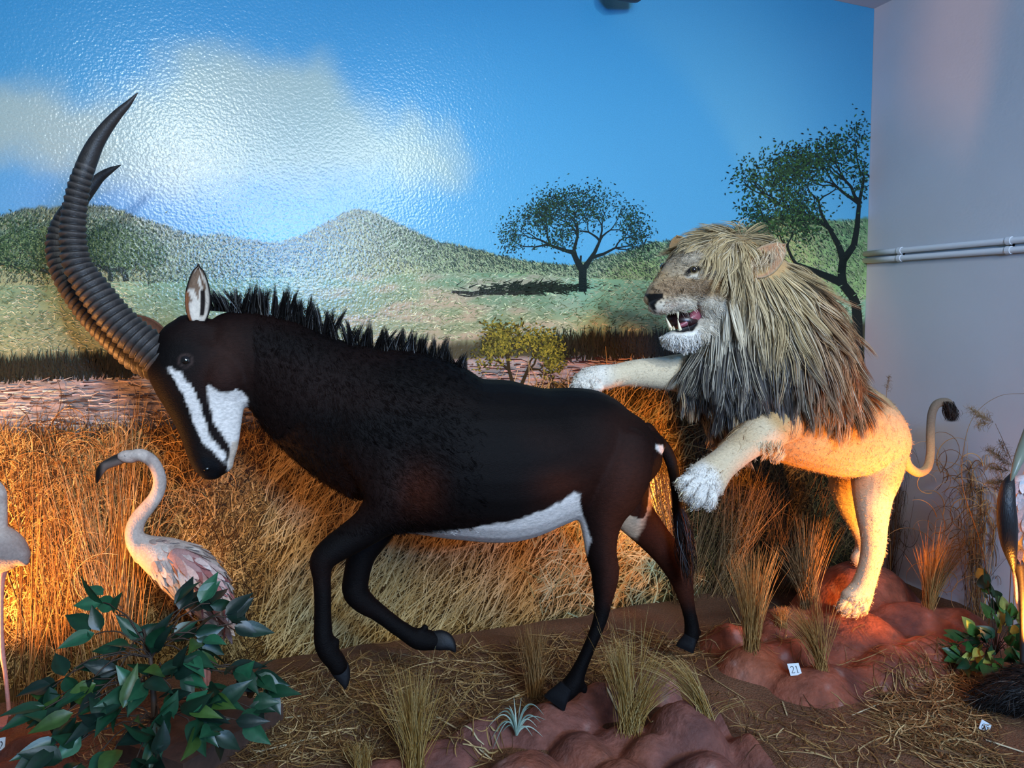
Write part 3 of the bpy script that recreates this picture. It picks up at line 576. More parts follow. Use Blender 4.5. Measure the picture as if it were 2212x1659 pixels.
# eyes
def eyeball(px, py, d, r, m, parent, name='eye'):
    p = P(px, py, d); v, f = ball(p, (r, r, r)); return build(name, v, f, m, parent, smooth=True)
eyeball(401, 779, 2.405, .0195, M_EYE, sable); eyeball(398, 779, 2.585, .0195, M_EYE, sable)
v, f = blob(447, 1013, 2.445, 7, 5, .006, .4); build('nostril', v, f, mat('nostril black', (.002, .002, .002), .3), sable, smooth=True)
# hooves: two toes each
def hoof(sts, d, hd_):
    for sgn in (-1, 1):
        v, f = loft([(x, y, d + sgn * hd_ * .52, h, hd_ * .5 * (1 if i < len(sts) - 1 else .8)) for i, (x, y, h) in enumerate(sts)], 4, 18, 2.6, cap=False)
        o = build('hoof', v, f, M_HOOF, sable, None, True); m = o.modifiers.new('b', 'EDGE_SPLIT'); m.split_angle = math.radians(50)
hoof([(1224, 1481, 16), (1213, 1496, 20), (1204, 1508, 24), (1197, 1519, 27)], 2.715, .026)
hoof([(1491, 1374, 14), (1487, 1385, 17), (1482, 1395, 19), (1479, 1403, 20)], 3.145, .024)
hoof([(727, 1430, 19), (735, 1446, 20), (742, 1464, 15), (745, 1478, 8), (745, 1488, 1.5)], 2.515, .025)
hoof([(936, 1383, 19), (952, 1383, 21), (966, 1388, 18), (977, 1398, 10), (983, 1408, 2)], 2.885, .025)
# horns: long backward sweep with rings over the lower two thirds
def horn(pts, nring, parent):
    S = catmull(pts, 40); Pt = P(S[:, 0], S[:, 1], S[:, 2]); s = np.r_[0, np.cumsum(np.linalg.norm(np.diff(Pt, axis=0), axis=1))]; s /= s[-1]
    ph = (s / .72 * nring) % 1.0; saw = np.where(ph < .7, ph / .7, (1 - ph) / .3); amp = .15 * (1 - sstep(.62, .76, s))
    a = S[:, 3] * S[:, 2] / F * (1 + amp * (saw - .55)); b = a * .92
    v, f = rings(Pt, a, b, 24); n = len(v) // 24; cc = np.repeat(np.r_[[0] * 3, saw * (s < .72) + .35 * (s >= .72), [0] * 3][:n], 24)
    col = s2l([20, 19, 20]) * (1 - cc[:, None]) + s2l([74, 68, 64]) * cc[:, None]
    return build('horn', v, f, M_HORN, parent, col, True)
horn([(352, 778, 2.44, 40), (322, 752, 2.43, 39), (285, 722, 2.42, 37.5), (245, 682, 2.41, 36), (203, 627, 2.40, 33.5), (170, 577, 2.39, 29.5), (159, 530, 2.385, 27), (158, 482, 2.38, 25.5), (163, 441, 2.38, 23.5), (172, 400, 2.38, 22), (182, 368, 2.38, 20), (194, 337, 2.38, 18.5), (208, 308, 2.38, 16), (229, 277, 2.38, 13.2), (254, 247, 2.38, 10), (276, 225, 2.38, 6.5), (297, 201, 2.38, 1.2)], 33, sable)
horn([(345, 785, 2.53, 40), (300, 765, 2.54, 38), (250, 722, 2.55, 36), (205, 680, 2.56, 33), (165, 630, 2.57, 29.5), (139, 588, 2.58, 26.5), (126, 546, 2.59, 24), (126, 508, 2.60, 21.5), (138, 474, 2.61, 19), (155, 450, 2.61, 17.5), (175, 430, 2.62, 15.5), (194, 408, 2.62, 13), (215, 384, 2.62, 10), (238, 368, 2.62, 6.5), (260, 357, 2.62, 1.2)], 30, sable)
# ears: cupped leaves
def ear(base, tip, d, w, open_, parent, m, cols, lean=0.0, name='ear'):
    U = np.linspace(0, 1, 18); Vv = np.linspace(-1, 1, 15); pb, pt = P(*base, d), P(*tip, d + lean); ax = pt - pb; n = nrm(CAM - pb); sd = nrm(np.cross(ax, n)); n = nrm(np.cross(sd, ax))
    prof = np.sin(np.pi * np.clip(U * .86 + .14, 0, 1)) ** .62 * (1 - .25 * U) * np.where(U > .93, .55, 1); rows, cc = [], []
    for u, q in zip(U, prof):
        for v_ in Vv:
            rows.append(pb + ax * u + sd * (w * d / F * q * v_) - n * (open_ * q * (1 - v_ * v_)) + n * open_ * .4); cc.append(cols(u, v_))
    nv = 15; i = (np.arange(17)[:, None] * nv + np.arange(14)).ravel()
    o = build(name, rows, np.stack([i, i + 1, i + nv + 1, i + nv], -1), m, parent, np.array(cc), True)
    s = o.modifiers.new('s', 'SOLIDIFY'); s.thickness = .005; s.offset = 1; return o
def earcol(u, v):
    c = s2l([205, 192, 176])
    if (abs(v - .42) < .26 and .08 < u < .55): c = s2l([26, 18, 15])
    elif u > .55 and math.sin(v * 9 + u * 14) > -.1: c = s2l([112, 88, 70])
    elif u > .3 and v < .1 and math.sin(v * 7 + u * 17) > .4: c = s2l([120, 96, 78])
    if abs(v) > .93 or u > .95: c = s2l([24, 17, 14])
    if v < -.8 and u < .5: c = s2l([120, 70, 40])
    return c
M_EAR = mat('antelope ear', None, .7, attr=True, var=.2, vscale=90., spec=.2, bump=.4, bscale=200., bdist=.004)
ear((427, 694), (429, 570), 2.44, 29, .024, sable, M_EAR, earcol)
ear((352, 722), (276, 681), 2.60, 20, .012, sable, M_EAR, lambda u, v: s2l([108, 70, 52]), .03)
# upright mane along the crest
crest = np.array([(452, 664), (500, 668), (560, 672), (630, 688), (690, 712), (738, 737), (792, 757), (834, 759), (885, 761), (932, 776), (973, 803), (1005, 812)], float)
r = np.random.default_rng(5); Ls, Cs = [], []
hgt = lambda x: np.interp(x, [452, 500, 560, 600, 650, 690, 720, 770, 800, 860, 930, 980, 1008], [30, 46, 62, 66, 58, 60, 58, 62, 58, 50, 60, 62, 50])
nc = 120
for k in range(nc):
    x0 = 452 + 555 * (k + r.uniform(-.4, .4)) / nc
    if abs(x0 - 738) < 7 or abs(x0 - 585) < 5: continue
    lean = r.normal(-.10, .28) + (0.75 if x0 < 500 else 0) * 1; h0 = hgt(x0) * r.uniform(.62, 1.12)
    for j in range(46):
        x = x0 + r.normal(0, 3.2); y = np.interp(x, crest[:, 0], crest[:, 1]) + 7; d = float(dS(x)) + r.normal(0, .022); h = h0 * r.uniform(.7, 1.05)
        xe = x0 + (x - x0) * .35 - lean * h + r.normal(0, 2.2); ye = y - h - 7; t = np.linspace(0, 1, 6)
        sag = r.normal(0, 4); px = x + (xe - x) * t ** 1.25 + sag * np.sin(t * np.pi) * .5; py = y + (ye - y) * t
        Ls.append(P(px, py, d + r.normal(0, .012) * t)); Cs.append(hexc('0c0a0a') * r.uniform(.6, 1.6))
Ls = np.array(Ls); n = len(Ls); sd = nrm(r.normal(size=(n, 3)) * [1, 1, .15]); W = .0011 * np.array([1, 1, .95, .8, .55, .15])[None].repeat(n, 0)
v, f, cc = ribbons(Ls, W, sd, np.array(Cs)); M_MANE = mat('black mane hair', None, .42, attr=True, spec=.3)
build('mane', v, f, M_MANE, sable, cc)
# tail with a long dark brush
tl = st([(1420, 950, 13, .018), (1440, 975, 13, .017), (1453, 1010, 12, .016), (1460, 1055, 11, .015), (1464, 1100, 11, .015), (1469, 1150, 11, .015), (1474, 1180, 9, .012)], .03)
v, f = loft(tl, 6, 14); v2, q2, _ = pix(v); cc = np.tile(s2l([24, 15, 13]), (len(v), 1)); tail = build('tail', v, f, M_SABLE, sable, cc, True)
Ls = []
for k in range(700):
    t0 = r.uniform(0, 1); x0 = 1462 + 12 * t0 + r.normal(0, 5); y0 = 1080 + 100 * t0; ln = r.uniform(70, 120) * (1.1 - .3 * t0); t = np.linspace(0, 1, 6); bulge = r.normal(0, 9)
    px = x0 + (1489 + r.normal(0, 7) - x0) * t + bulge * np.sin(np.pi * t); py = y0 + np.minimum(ln, 1290 - y0) * t; Ls.append(P(px, py, float(dS(1470)) + .03 + r.normal(0, .012) * (.4 + t)))
Ls = np.array(Ls); n = len(Ls); W = .0012 * np.array([.7, 1, 1, .9, .6, .15])[None].repeat(n, 0)
v, f, cc = ribbons(Ls, W, nrm(r.normal(size=(n, 3)) * [1, 1, .2]), np.where(r.random((n, 1)) < .3, s2l([74, 34, 22]), s2l([24, 15, 13])) * r.uniform(.7, 1.3, (n, 1))); build('tail_brush', v, f, M_MANE, tail, cc)
# ================================================================ the lion, rearing on its hind legs
from mathutils.bvhtree import BVHTree
M_LION = mat('tawny lion coat', None, .72, attr=True, spec=.15, var=.16, vscale=110., bump=.45, bscale=210., bdist=.005, stretch=(1, 1, 1.8), sheen=.15)
M_FUR = mat('lion mane hair', None, .5, attr=True, spec=.3)
lp = P(1842, 1322, 3.42)
lion = tag(empty('lion', lp), 'snarling maned lion rearing up on red rock with forepaws over the antelope rump', 'lion')
B = []
B.append(loft([(1635, 612, 3.10, 78, .13), (1590, 600, 3.07, 90, .145), (1545, 594, 3.03, 90, .145), (1507, 597, 2.995, 75, .125), (1479, 605, 2.97, 59, .103), (1456, 617, 2.95, 45, .082), (1434, 630, 2.93, 33, .064), (1414, 641, 2.92, 25, .05), (1403, 647, 2.915, 15, .034)], 5, 26, 2.15))
B.append(blob(1430, 660, 2.885, 31, 18, .036, .12)); B.append(blob(1430, 660, 2.985, 30, 18, .036, .12))        # whisker pads
B.append(blob(1470, 655, 2.905, 30, 19, .045, -.1)); B.append(blob(1404, 644, 2.915, 13, 11, .028))               # lip behind the pad; nose tip
B.append(blob(1548, 655, 2.945, 40, 46, .05)); B.append(blob(1490, 562, 2.90, 30, 14, .035, .25)); B.append(blob(1462, 566, 3.01, 28, 16, .04, .3))
B.append(loft([(1590, 690, 3.05, 52, .10), (1540, 704, 3.01, 42, .088), (1503, 722, 2.98, 26, .068), (1472, 731, 2.955, 20, .056), (1450, 732, 2.945, 17, .048), (1439, 732, 2.94, 10, .036)], 5, 20))
B.append(loft([(1600, 610, 3.08, 96, .16), (1640, 680, 3.10, 130, .2), (1665, 760, 3.12, 150, .23), (1692, 832, 3.15, 142, .23), (1722, 890, 3.19, 116, .2)], 5, 26))
B.append(loft([(1560, 765, 3.08, 92, .16), (1625, 825, 3.11, 118, .2), (1700, 878, 3.16, 119, .21), (1780, 913, 3.25, 108, .2), (1850, 935, 3.34, 99, .185), (1900, 957, 3.41, 70, .15), (1925, 968, 3.45, 36, .09)], 5, 26))
B.append(loft([(1725, 880, 3.05, 60, .08), (1690, 903, 3.0, 56, .085), (1650, 932, 2.94, 43, .07), (1612, 959, 2.88, 36, .06), (1578, 987, 2.83, 33, .054), (1552, 1010, 2.79, 35, .055), (1530, 1032, 2.76, 42, .056), (1510, 1050, 2.74, 40, .05), (1494, 1060, 2.73, 31, .042)], 5, 20))
for q in ((1476, 1040, 20, 12, .62), (1488, 1061, 21, 13, .85), (1511, 1078, 22, 13, 1.1), (1538, 1080, 21, 12, 1.35)): B.append(blob(q[0], q[1], 2.71, q[2], q[3], .026, q[4]))
B.append(loft([(1560, 830, 3.15, 62, .09), (1490, 808, 3.13, 46, .08), (1425, 806, 3.10, 35, .06), (1372, 806, 3.06, 29, .052), (1332, 811, 3.03, 25, .047), (1302, 815, 3.01, 27, .05), (1274, 819, 2.99, 26, .05), (1254, 823, 2.98, 18, .04)], 5, 20))
for q in ((1247, 829, 13, 8, .3), (1264, 836, 16, 9, .15), (1290, 838, 16, 9, .1)): B.append(blob(q[0], q[1], 2.955, q[2], q[3], .025, q[4]))
B.append(loft([(1876, 926, 3.37, 64, .11), (1888, 960, 3.36, 66, .12), (1893, 990, 3.35, 60, .12), (1891, 1030, 3.34, 52, .1), (1886, 1068, 3.33, 42, .08), (1885, 1113, 3.34, 33.5, .062), (1887, 1156, 3.36, 27, .05), (1885, 1192, 3.38, 24.5, .046), (1876, 1230, 3.40, 22.5, .04), (1865, 1264, 3.42, 24, .042), (1854, 1287, 3.42, 29, .05), (1843, 1302, 3.41, 31, .05), (1836, 1309, 3.405, 24, .038)], 5, 20))
for q in ((1822, 1307, 13, 10, .5), (1832, 1317, 14, 9.5, .8), (1849, 1321, 14, 9, 1.3), (1865, 1314, 12, 10, 1.6)): B.append(blob(q[0], q[1], 3.375, q[2], q[3], .026, q[4]))
B.append(loft([(1866, 955, 3.52, 58, .1), (1850, 1008, 3.55, 58, .1), (1840, 1052, 3.58, 46, .08), (1850, 1098, 3.62, 35, .06), (1866, 1142, 3.66, 27, .05), (1872, 1175, 3.70, 23, .042), (1864, 1200, 3.72, 22, .04), (1852, 1208, 3.70, 16, .035)], 5, 18))
B.append(blob(1912, 938, 3.42, 38, 52, .1)); B.append(loft([(1925, 950, 3.44, 16, .03), (1944, 975, 3.455, 13, .024), (1955, 995, 3.465, 11, .02)], 4, 12))
lb = merge_body('body', B, .0052, 5, M_LION, lion)
lv = getv(lb.data); ln_ = getn(lb.data); qx, qy, qd = pix(lv); fz = vnoise(lv, 80., 9) * 3
tan_, pale, wh, gry = s2l([186, 148, 100]), s2l([206, 188, 158]), s2l([224, 218, 208]), s2l([150, 132, 106])
c = np.tile(tan_, (len(lv), 1)); c = mixc(c, pale, sstep(-.2, 1, vnoise(lv, 4., 10)) * .5)
legs = [(1230, 780), (1480, 740), (1500, 860), (1300, 850), (1225, 850)]; c = mixc(c, pale, sstep(-5, 10, sdist(qx, qy, legs)))
c = mixc(c, pale, sstep(0, 30, sdist(qx, qy, [(1430, 1000), (1560, 900), (1660, 880), (1720, 960), (1560, 1120), (1430, 1120)])) * .8)
c = mixc(c, s2l([178, 148, 108]), np.exp(-((qx - 1600) / 40) ** 2 - ((qy - 945) / 22) ** 2) * .6)
c = mixc(c, wh, sstep(0, 24, sdist(qx, qy, [(1440, 1010), (1520, 985), (1560, 1010), (1575, 1060), (1550, 1115), (1490, 1115)])) * .9)
c = mixc(c, wh, sstep(1255, 1300, qy) * (qx < 1900)); c = mixc(c, wh, (1 - sstep(1290, 1345, qx)) * .7)
c = mixc(c, pale, sstep(1030, 1100, qy) * (qx > 1780))
# face
face = (qx < 1600) & (qy < 770) & (qd < 3.12)
def fm(poly, col, soft=6, amt=1.0):
    global c
    c = np.where(face[:, None], mixc(c, col, sstep(-soft, soft, sdist(qx, qy, poly) + fz * .5) * amt), c)
fm([(1440, 540), (1600, 520), (1600, 600), (1520, 600), (1440, 600)], s2l([172, 152, 124]), 12)
fm([(1392, 632), (1440, 600), (1530, 605), (1530, 632), (1490, 645), (1440, 640), (1410, 645)], s2l([150, 122, 92]), 8)
fm([(1420, 650), (1470, 642), (1530, 640), (1580, 640), (1590, 740), (1440, 760), (1400, 670)], s2l([204, 192, 172]), 14)
fm([(1428, 712), (1470, 722), (1510, 712), (1520, 760), (1430, 760)], wh, 4)
fm([(1470, 540), (1505, 548), (1500, 568), (1470, 572)], s2l([186, 172, 150]), 8, .6)
fm([(1480, 595), (1508, 591), (1520, 582), (1524, 586), (1506, 600), (1482, 600)], s2l([200, 190, 172]), 2.5, .8)
fm([(1474, 596), (1480, 586), (1490, 577), (1500, 574), (1516, 575), (1522, 573), (1514, 582), (1505, 590), (1490, 593), (1480, 594)], s2l([14, 11, 10]), 2.2)
fm([(1392, 634), (1412, 634), (1434, 632), (1432, 643), (1420, 652), (1414, 660), (1418, 672), (1410, 668), (1402, 656)], s2l([10, 9, 9]), 2)
fm([(1435, 698), (1436, 680), (1462, 679), (1492, 671), (1502, 664), (1510, 668), (1508, 700), (1496, 716), (1468, 718), (1440, 713)], s2l([16, 11, 11]), 2.2)
for i, (x, y) in enumerate([(1424, 646), (1433, 645), (1442, 643), (1452, 641), (1462, 640), (1428, 653), (1438, 653), (1448, 651), (1458, 650), (1469, 648), (1434, 661), (1444, 661), (1455, 659), (1466, 657)]):
    c = np.where(face[:, None], mixc(c, s2l([40, 30, 26]), sstep(3.4, 1.4, np.hypot(qx - x, qy - y)) * .85), c)
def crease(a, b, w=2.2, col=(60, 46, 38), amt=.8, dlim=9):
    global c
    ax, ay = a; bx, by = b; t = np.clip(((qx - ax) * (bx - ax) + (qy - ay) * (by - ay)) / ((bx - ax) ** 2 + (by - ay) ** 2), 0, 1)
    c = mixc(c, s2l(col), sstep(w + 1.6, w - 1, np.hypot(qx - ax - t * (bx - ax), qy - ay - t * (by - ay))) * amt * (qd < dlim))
for a, b in (((1478, 1053), (1500, 1032)), ((1496, 1073), (1514, 1046)), ((1526, 1086), (1532, 1056)), ((1274, 824), (1282, 842)), ((1252, 824), (1258, 840)), ((1827, 1314), (1836, 1296)), ((1841, 1322), (1846, 1298)), ((1858, 1320), (1857, 1300))): crease(a, b, 1.5, (96, 82, 72), .75)  # shade between the toes drawn as darker lines in the coat
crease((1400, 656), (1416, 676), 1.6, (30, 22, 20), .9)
setcol(lb.data, c)
bvh = BVHTree.FromPolygons([tuple(v) for v in lv.tolist()], [tuple(p.vertices) for p in lb.data.polygons])
def hit(px, py):
    d_ = ray(px, py); r_ = bvh.ray_cast(Vector(CAM), Vector(nrm(d_))); return float((np.array(r_[0]) - CAM) @ FWD) if r_[0] is not None else None
# eyes: ball, iris and pupil
M_IRIS = mat('amber iris', s2l([196, 164, 84]), .1, coat=1.0, var=.2, vscale=400.)
M_LEYE = mat('lion eye dark', (.012, .009, .007), .08, coat=1.0)
for (ex, ey, de) in ((1498, 583, (hit(1498, 583) or 2.87)), (1434, 577, 2.985)):
    e_ = eyeball(ex, ey, de + .008, .0165, M_LEYE, lion)
    look = nrm(np.array([-.45, -1., .0])); ce = P(ex, ey, de + .008)
    for rr, off, mm, nm in ((.0122, .0112, M_IRIS, 'iris'), (.0042, .0164, M_LEYE, 'pupil')):
        s1_ = nrm(np.cross(look, [0, 0, 1])); u1 = np.cross(s1_, look); ang = np.linspace(0, 2 * np.pi, 20, endpoint=False)
        rim = ce + look * off + (np.cos(ang)[:, None] * s1_ + np.sin(ang)[:, None] * u1) * rr; top = ce + look * (off + .0022)
        build(nm, np.vstack([rim, top]), [(k, (k + 1) % 20, 20) for k in range(20)], mm, e_, smooth=True)
# mouth: lining, tongue, teeth
M_GUM = mat('dark mouth lining', s2l([40, 16, 18]), .35); M_TONGUE = mat('pink tongue', s2l([140, 74, 84]), .35, bump=.3, bscale=220., bdist=.003); M_TOOTH = mat('ivory tooth', s2l([226, 212, 176]), .25, coat=.4)
v, f = blob(1474, 692, 2.985, 36, 20, .05, -.1); build('mouth_lining', v, f, M_GUM, lion, smooth=True)
v, f = loft([(1508, 680, 2.97, 13, .02), (1495, 686, 2.96, 11, .02), (1480, 698, 2.955, 8, .02), (1466, 705, 2.95, 5, .018)], 5, 14); build('tongue', v, f, M_TONGUE, lion, smooth=True)
for a, b, w_, dd in (((1464, 674), (1465, 690), 3.6, 2.895), ((1469, 712), (1464, 690), 4, 2.905), ((1449, 710), (1438, 685), 4.6, 2.925), ((1440, 674), (1439, 684), 3.5, 2.93), ((1456, 712), (1455, 704), 2.2, 2.90), ((1450, 713), (1449, 706), 2.2, 2.91)):
    t = np.linspace(0, 1, 6); v, f = rings(P(a[0] + (b[0] - a[0]) * t, a[1] + (b[1] - a[1]) * t, np.full(6, dd)), w_ * dd / F * (1 - t * .93) ** .7, w_ * dd / F * (1 - t * .93) ** .7, 10); build('tooth', v, f, M_TOOTH, lion, smooth=True)
# ears
ear((1622, 588), (1696, 528), 2.93, 36, .034, lion, M_EAR, lambda u, v: (s2l([52, 38, 30]) if (abs(v - .15) < .42 and .12 < u < .62) else s2l([196, 148, 112])) if abs(v) < .88 else s2l([150, 128, 100]), .02)  # amber light inside and shade in the hollow are painted in
ear((1470, 545), (1462, 508), 3.16, 24, .025, lion, M_EAR, lambda u, v: s2l([170, 140, 104]))
r = np.random.default_rng(19); n = 260; t = np.linspace(0, 1, 6); u_ = r.uniform(0, 1, n); x0 = 1618 + 70 * u_ + r.normal(0, 4, n); y0 = 588 - 52 * u_ + r.normal(0, 8, n) - 6
L = P(x0[:, None] + (r.normal(-10, 10, n) + 16 * u_)[:, None] * t, y0[:, None] + r.uniform(14, 34, n)[:, None] * t ** 1.2, (2.91 + r.normal(0, .01, n))[:, None] - .012 * np.sin(np.pi * t))
v, f, cc = ribbons(L, .001 * np.array([.8, 1, .9, .7, .5, .15])[None].repeat(n, 0), nrm(r.normal(size=(n, 3)) * [1, .3, 1]), s2l([206, 182, 148])[None] * r.uniform(.7, 1.3, (n, 1))); build('ear_hair', v, f, M_FUR, lion, cc)
# claws on the raised paw
for a, b in (((1463, 1035), (1456, 1044)), ((1474, 1062), (1466, 1074)), ((1499, 1088), (1494, 1099)), ((1530, 1095), (1529, 1104))):
    t = np.linspace(0, 1, 5); v, f = rings(P(a[0] + (b[0] - a[0]) * t, a[1] + (b[1] - a[1]) * t, np.full(5, 2.70)), .0042 * (1 - t * .9), .0042 * (1 - t * .9), 8); build('claw', v, f, M_TOOTH, lion, smooth=True)
# tail
v, f = loft([(1946, 978, 3.455, 11, .02), (1953, 990, 3.462, 11, .02), (1963, 1008, 3.48, 10, .017), (1984, 1021, 3.5, 9.5, .016), (2003, 1010, 3.53, 9, .016), (2010, 978, 3.56, 8.5, .015), (2010, 938, 3.58, 8.5, .015), (2013, 895, 3.6, 8.5, .015), (2024, 873, 3.6, 9, .015), (2044, 869, 3.6, 9.5, .016), (2054, 880, 3.6, 9, .015)], 6, 14)
tx, ty, _ = pix(v); lt_ = build('tail', v, f, M_LION, lion, mixc(np.tile(tan_, (len(v), 1)), s2l([120, 104, 88]), sstep(1000, 900, ty)), True)
r = np.random.default_rng(9); n = 900; t = np.linspace(0, 1, 6); x0 = r.uniform(2038, 2062, n); y0 = np.where(x0 > 2050, r.uniform(866, 892, n), r.uniform(866, 876, n))
L = P(x0[:, None] + (r.normal(2056, 7, n)[:, None] - x0[:, None]) * t + 4 * np.sin(np.pi * t) * r.normal(0, 1, (n, 1)), y0[:, None] + (r.uniform(896, 912, n)[:, None] - y0[:, None]) * t, 3.6 + r.normal(0, .018, (n, 1)) * np.ones(6))
v, f, cc = ribbons(L, .0013 * np.array([.8, 1, 1, .9, .6, .15])[None].repeat(n, 0), nrm(r.normal(size=(n, 3))), s2l([40, 30, 26])[None] * r.uniform(.6, 1.5, (n, 1))); build('tail_tuft', v, f, M_FUR, lt_, cc)
# ---------------------------------------------------------------- mane and fringe hair, combed along a flow field
def samples(obj, n, rg, test):
    me = obj.data; me.calc_loop_triangles(); T = np.empty(len(me.loop_triangles) * 3, np.int32); me.loop_triangles.foreach_get('vertices', T); T = T.reshape(-1, 3)
    V = getv(me); N = getn(me); cen = V[T].mean(1); w_ = np.linalg.norm(np.cross(V[T[:, 1]] - V[T[:, 0]], V[T[:, 2]] - V[T[:, 0]]), axis=1) * test(cen)
    i = rg.choice(len(T), n, p=w_ / w_.sum()); b = rg.dirichlet((1, 1, 1), n)
    return (V[T[i]] * b[..., None]).sum(1), nrm((N[T[i]] * b[..., None]).sum(1))
GD = np.array([  # px, py, flow x, flow y (down), length m, lift
    (1475, 520, -.8, .5, .09, .35), (1530, 495, -.9, .12, .11, .55), (1575, 485, -.75, -.2, .10, .75), (1610, 488, .25, -.35, .10, .6), (1660, 500, .9, .15, .12, .5), (1700, 540, .8, .6, .14, .45),
    (1570, 540, -.25, 1, .13, .3), (1600, 580, .05, 1, .17, .3), (1575, 630, .0, 1, .16, .25), (1640, 640, .2, 1, .2, .3), (1700, 620, .55, .9, .2, .35), (1750, 690, .5, 1, .2, .4), (1800, 770, .35, 1, .2, .4), (1845, 830, .35, 1, .16, .35),
    (1545, 710, -.05, 1, .17, .3), (1500, 750, -.12, 1, .16, .3), (1590, 740, .08, 1, .2, .3), (1660, 760, .12, 1, .2, .3), (1720, 800, .2, 1, .19, .35), (1790, 850, .2, 1, .15, .3), (1500, 830, -.05, 1, .13, .3), (1580, 840, .02, 1, .15, .3), (1660, 860, .1, 1, .13, .3), (1740, 880, .1, 1, .11, .25)], float)
def flow(px, py):
    w_ = 1 / ((px[:, None] - GD[:, 0]) ** 2 + (py[:, None] - GD[:, 1]) ** 2 + 150) ** 1.5; w_ /= w_.sum(1, keepdims=True); return w_ @ GD[:, 2:]
def hair(name, n, rg, test, colf, nclump, parent, lscale=1.0, obj=None, mat_=None, wid=.0016, dirf=flow, jit=.16, S=7, clump=.72, grav=.1):
    R_, N_ = samples(obj or lb, n, rg, test); x, y, d = pix(R_); g = dirf(x, y); k = d / F
    dv = RIGHT * g[:, :1] - UP * g[:, 1:2]; dv = dv - N_ * (dv * N_).sum(1, keepdims=True) * .75; dv = nrm(dv)
    ln = g[:, 2] * lscale * rg.uniform(.7, 1.2, n); ci = rg.choice(n, nclump, replace=False)
    # nearest clump root
    own = np.empty(n, int)
    for s in range(0, n, 2000): own[s:s + 2000] = ((R_[s:s + 2000, None] - R_[ci][None]) ** 2).sum(-1).argmin(1)
    cd = nrm(dv[ci] + rg.normal(0, jit, (nclump, 3))); cl = ln[ci]; t = np.linspace(0, 1, S)
    def path(r0, d0, n0, l0, lift): return r0[:, None] + l0[:, None, None] * (d0[:, None] * t[:, None] + n0[:, None] * (lift[:, None] * t * (1 - .72 * t))[..., None] + np.array([0, 0, -1.]) * (grav * t * t)[:, None])
    a = path(R_, nrm(dv + rg.normal(0, jit * .4, (n, 3))), N_, ln, g[:, 3] * rg.uniform(.4, 1.2, n)); b = path(R_[ci], cd, N_[ci], cl, g[ci, 3])[own]
    wv = rg.normal(0, .006, (nclump, 3))[own]; ph = rg.uniform(0, 6.28, nclump)[own]
    m = (clump * t ** 1.1)[None, :, None]; L = a * (1 - m) + (b + (R_ - R_[ci][own])[:, None] * .18) * m + wv[:, None] * np.sin(ph[:, None] + t * 6)[..., None] * t[:, None] + rg.normal(0, .0022, (n, 3))[:, None] * t[:, None]
    side = nrm(np.cross(nrm(L[:, -1] - L[:, 0]), nrm(N_ + rg.normal(0, .45, (n, 3)))))
    cc = colf(x, y, n, rg)[:, None] * (1 + .12 * rg.normal(size=nclump))[own][:, None, None] * np.linspace(.8, 1.12, S)[None, :, None]
    v, f, c_ = ribbons(L, wid * np.array([.9, 1, 1, .92, .78, .5, .12])[None, :S].repeat(n, 0), side, np.clip(cc, .003, 1)); return build(name, v, f, mat_ or M_FUR, parent, c_)
MR = [(1446, 542), (1465, 505), (1535, 470), (1620, 472), (1700, 500), (1745, 570), (1790, 650), (1825, 730), (1855, 820), (1848, 872), (1770, 900), (1700, 890), (1640, 905), (1560, 915), (1500, 880), (1475, 820), (1468, 765), (1505, 748), (1545, 712), (1568, 650), (1572, 590), (1555, 545), (1500, 530)]
def mtest(p): x, y, d = pix(p); return (sdist(x, y, MR) > 0) & ((np.hypot((x - 1654) / 46, (y - 560) / 36) > 1) | (d > 3.1)) & ~((y > 870) & (d < 2.97))
def mcol(x, y, n, rg):
    cr, go, dk, amber_lit, sm = s2l([208, 196, 172]), s2l([180, 156, 114]), s2l([48, 46, 50]), s2l([138, 98, 66]), s2l([92, 88, 84])  # the brown paints amber lamplight onto the right side of the mane
    o = np.tile(go, (n, 1)); o = mixc(o, cr, sstep(1660, 1560, x) * sstep(560, 660, y)); o = mixc(o, sm, sstep(1600, 1650, x) * sstep(530, 495, y))
    o = mixc(o, amber_lit, sstep(1690, 1760, x) * .8); o = mixc(o, dk, sstep(672, 752, y + 24 * rg.normal(size=n) - 30 * sstep(1600, 1480, x)) * .95 * sstep(1800, 1690, x))
    o = mixc(o, amber_lit * .8, sstep(1720, 1790, x) * sstep(700, 760, y) * .6); o = np.where((rg.random(n) < .10)[:, None], o * .45, o); return np.where((rg.random(n) < .12)[:, None], mixc(o, cr, np.full(n, .4)), o) * rg.uniform(.8, 1.2, (n, 1))
mane = hair('mane', 26000, np.random.default_rng(11), mtest, mcol, 900, lion)
# pale chest fringe below the dark mane, elbow tuft, chin beard, paw hair
def reg(poly, dmax=9, dmin=0): return lambda p: (lambda x, y, d: (sdist(x, y, poly) > 0) & (d < dmax) & (d > dmin))(*pix(p))
def const(fx, fy, l, li): return lambda x, y: np.tile(np.array([fx, fy, l, li], float), (len(x), 1))
pc = lambda a, b: (lambda x, y, n, rg: np.where((rg.random(n) < .35)[:, None], s2l(b), s2l(a)) * rg.uniform(.8, 1.2, (n, 1)))
hair('chest_fringe', 2600, np.random.default_rng(12), reg([(1475, 800), (1600, 860), (1640, 900), (1600, 960), (1540, 960), (1500, 900), (1470, 850)]), pc([206, 176, 136], [150, 112, 80]), 120, lion, dirf=const(-.1, 1, .12, .35))
hair('elbow_tuft', 700, np.random.default_rng(13), reg([(1640, 950), (1690, 950), (1700, 985), (1660, 990)], 3.1), pc([214, 192, 156], [190, 160, 120]), 40, lion, dirf=const(-.1, 1, .035, .4), wid=.0012)
from mathutils.kdtree import KDTree
